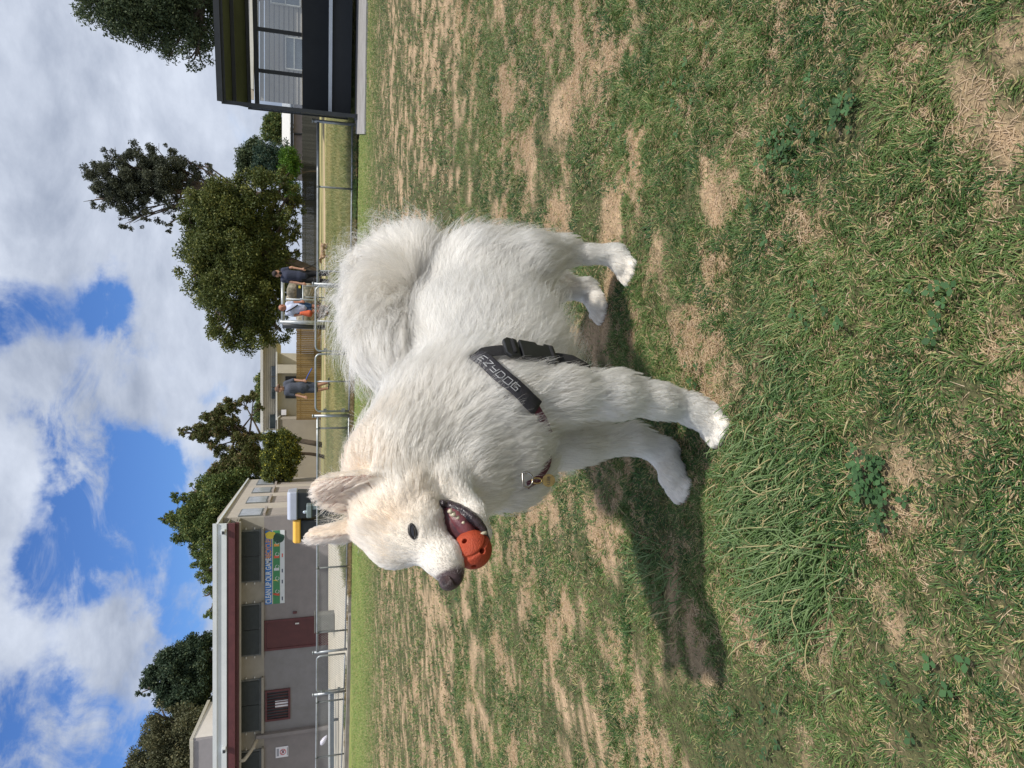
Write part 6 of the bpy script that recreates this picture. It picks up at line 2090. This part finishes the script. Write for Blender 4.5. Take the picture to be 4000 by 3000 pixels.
def trousers(p, d, mat, frac=1.0, name='trousers'):
    pr = [(d['h0'] + (0, 0, 0.03), 0.122, d['h1'] + (0, 0, 0.03), 0.122)]
    for a, b, c_, f in d['L']:
        if frac > 1: pr += [(a, 0.112, b, 0.080), (b, 0.080, c_ - (0, 0, 0.01), 0.060)]
        else: pr.append((a, 0.115, a + (b - a) * frac, 0.090))
    blob(pr, 0.014, name, mat, p, 0.03)


def shoes(p, d, mat):
    for a, b, c_, f in d['L']:
        blob([(c_ - (0, 0, 0.045), 0.050, f, 0.042)], 0.014, 'shoe', mat, p)


navy = cloth('shirt_navy', (0.035, 0.042, 0.075)); blackc = cloth('black_cloth', (0.010, 0.010, 0.013)); whitec = cloth('white_top', (0.55, 0.60, 0.78)); denim = cloth('denim', (0.035, 0.085, 0.18)); slate = cloth('shirt_slate', (0.075, 0.085, 0.115)); dgrey = cloth('shorts_grey', (0.05, 0.06, 0.085)); hair_dk = cloth('dark_hair', (0.018, 0.012, 0.010)); brown_cap = cloth('brown_cap', (0.16, 0.09, 0.06)); capm = cloth('dark_cap', (0.03, 0.02, 0.02)); orange_c = cloth('orange_bag', (0.62, 0.12, 0.05))
p1, d1 = person('person in a dark navy t-shirt, cap and black trousers holding a lead', 21.0, (1083, 1069), (1098, 1073), ((1108, 1058), (1108, 1092)), ((1184, 1068), (1184, 1092)),
                (((1108, 1056), (1140, 1045), (1176, 1051)), ((1108, 1094), (1140, 1101), (1178, 1108))), (((1190, 1068), (1238, 1069), (1284, 1070)), ((1190, 1092), (1238, 1096), (1284, 1100))), skin_m, (0.15, -1, 0))
shirt(p1, d1, navy); trousers(p1, d1, blackc, 2); shoes(p1, d1, blackc)
blob([(d1['hc'] + (0, 0.01, 0.045), 0.100, d1['hc'] + (0, 0.02, 0.06), 0.09), (d1['hc'] + (0, -0.06, 0.055), 0.06, d1['hc'] + (0, -0.15, 0.045), 0.04)], 0.014, 'cap', capm, p1)
blob([(d1['hc'] + d1['fwd'] * 0.05 - (0, 0, 0.075), 0.055, d1['hc'] + d1['fwd'] * 0.03 - (0, 0, 0.10), 0.04)], 0.014, 'beard', hair_dk, p1)
p2, d2 = person('person in a white top and blue denim shorts carrying an orange bag', 21.0, (1104, 1202), (1118, 1205), ((1126, 1190), (1126, 1221)), ((1180, 1194), (1180, 1216)),
                (((1126, 1187), (1150, 1182), (1172, 1180)), ((1126, 1224), (1152, 1232), (1182, 1228))), (((1184, 1195), (1232, 1198), (1284, 1199)), ((1184, 1215), (1232, 1217), (1284, 1218))), skin_tan, (0.2, -1, 0), 0.094)
shirt(p2, d2, whitec, 0.7); trousers(p2, d2, denim, 0.55, 'shorts'); shoes(p2, d2, blackc)
blob([(d2['hc'] + (-0.01, 0.045, 0.03), 0.100, d2['hc'] + (-0.03, 0.07, -0.10), 0.075), (d2['hc'] + (-0.05, 0.06, -0.08), 0.07, d2['hc'] + (-0.08, 0.05, -0.20), 0.05)], 0.014, 'hair', hair_dk, p2)
mb = MB(); mb.tube(resample([d2['s1'] + (0.0, -0.13, 0.06), d2['ms'] + (0, -0.19, -0.15), d2['h0'] + (0, -0.17, 0.12)], 10), 0.018, 6); mb.build('bag_strap', blackc, p2, True)
ob = at(1194, 1224, 20.75)
tag(blob([(ob + (0, 0, 0.12), 0.05, ob - (0, 0, 0.10), 0.10)], 0.016, 'carry_bag', orange_c, None), 'orange bag hanging from the hand of the person in white', 'bag')
p3, d3 = person('person in a grey t-shirt, brown cap and dark shorts walking with a blue lead', 21.0, (1094, 1520), (1110, 1518), ((1118, 1500), (1120, 1532)), ((1188, 1502), (1188, 1522)),
                (((1118, 1497), (1148, 1484), (1180, 1487)), ((1120, 1536), (1152, 1541), (1184, 1550))), (((1192, 1504), (1238, 1506), (1284, 1494)), ((1192, 1520), (1240, 1524), (1286, 1517))), skin_m, (0.75, -0.65, 0))
shirt(p3, d3, slate, 0.9); trousers(p3, d3, dgrey, 0.85, 'shorts'); shoes(p3, d3, blackc)
blob([(d3['hc'] + (0, 0, 0.045), 0.100, d3['hc'] + (0, 0, 0.06), 0.09), (d3['hc'] + d3['fwd'] * 0.08 + (0, 0, 0.05), 0.05, d3['hc'] + d3['fwd'] * 0.16 + (0, 0, 0.035), 0.035)], 0.014, 'cap', brown_cap, p3)
lead_m = cloth('blue_lead', (0.06, 0.12, 0.40))
w3 = d3['A'][0][2]
mb = MB(); mb.tube(resample([w3 + (0, -0.02, -0.1), w3 + (0.15, 0, -0.16), at(1219, 1438, 20.8)], 10), 0.018, 6)
tag(mb.build('dog_lead', lead_m, None, True), 'blue dog lead swinging from the hand of the person in shorts', 'lead')
w1 = d1['A'][0][2]


def small_dog(label, Y, nose_y, tail_y, xback, xbelly, mat, flip):
    """four legged dog in profile; nose_y/tail_y picture rows, xback/xbelly picture columns"""
    g = float(ground_z(Y)); s = 1 if nose_y > tail_y else -1
    L = abs(float(at(1260, nose_y, Y)[0] - at(1260, tail_y, Y)[0])); hx = float(at(1260, nose_y, Y)[0]); tx = float(at(1260, tail_y, Y)[0]); dr = 1 if hx > tx else -1
    zb = float(at(xback, nose_y, Y)[2]); H = zb - g; u = L / 10.0
    def P(f, z, dy=0.0): return np.array((tx + dr * L * f, Y + dy, g + H * z))
    r = H * 0.23
    pr = [(P(0.20, 0.76), r * 0.95, P(0.45, 0.72), r * 0.85), (P(0.45, 0.72), r * 0.85, P(0.66, 0.72), r * 1.15), (P(0.68, 0.82), r * 0.75, P(0.80, 0.96), r * 0.62),
          (P(0.82, 1.0), r * 0.62, P(0.86, 0.99), r * 0.55), (P(0.88, 0.96), r * 0.38, P(0.98, 0.90), r * 0.26), (P(0.10, 0.80), r * 0.22, P(-0.02, 0.98), r * 0.12)]
    for dy in (-0.075, 0.075):
        o_ = 0.04 if dy < 0 else -0.04
        pr += [(P(0.66 + o_, 0.62, dy), r * 0.5, P(0.64 + o_, 0.32, dy), r * 0.27), (P(0.64 + o_, 0.32, dy), r * 0.25, P(0.65 + o_, 0.06, dy), r * 0.2), (P(0.65 + o_, 0.05, dy), r * 0.22, P(0.69 + o_, 0.04, dy), r * 0.2),
               (P(0.20 - o_, 0.62, dy), r * 0.6, P(0.26 - o_, 0.40, dy), r * 0.36), (P(0.26 - o_, 0.40, dy), r * 0.33, P(0.15 - o_, 0.26, dy), r * 0.22), (P(0.15 - o_, 0.26, dy), r * 0.2, P(0.17 - o_, 0.05, dy), r * 0.18), (P(0.17 - o_, 0.05, dy), r * 0.2, P(0.21 - o_, 0.04, dy), r * 0.18),
               (P(0.83, 1.10, dy * 0.6), r * 0.2, P(0.80, 1.0, dy * 0.9), r * 0.2)]
    dg_ = thing('dog', label, 'dog', (float(tx + dr * L / 2), Y, g))
    blob(pr, 0.012, 'body', mat, dg_, 0.03)
    mb = MB(); mb.tube([P(0.985, 0.91), P(1.0, 0.90)], r * 0.18, 8); mb.build('nose', hair_dk, dg_, True)
    for dy in (-1, 1):
        mb = MB(); c = P(0.89, 1.02, dy * r * 0.35); mb.tube([c, c + (dr * 0.01, dy * 0.008, 0)], 0.011, 6); mb.build('eye', eye_mat, dg_)
    return P


cream_fur = pm('shaggy_tan_fur', (0.46, 0.33, 0.20), (0.20, 0.12, 0.07), 14, rough=0.95, bump=1.0, bscale=40)
brindle = pm('brindle_fur', (0.14, 0.09, 0.055), (0.025, 0.018, 0.014), 18, rough=0.8, bump=0.8, bscale=40, stretch=(3, 1, 1), lo=0.42, hi=0.55)
Pd = small_dog('shaggy tan dog on a lead beside the person in the navy t-shirt', 21.6, 1032, 942, 1250, 1290, cream_fur, 1)
small_dog('dark brindle dog standing at the feet of the person in white', 20.4, 1250, 1190, 1243, 1284, brindle, -1)
mb = MB(); mb.tube(resample([w1 + (0.0, -0.05, -0.08), w1 + (0.12, 0, -0.35), Pd(0.74, 0.9)], 10), 0.012, 5)
tag(mb.build('dog_lead', blackc, None, True), 'thin dark lead from the person in the navy t-shirt to the tan dog', 'lead')
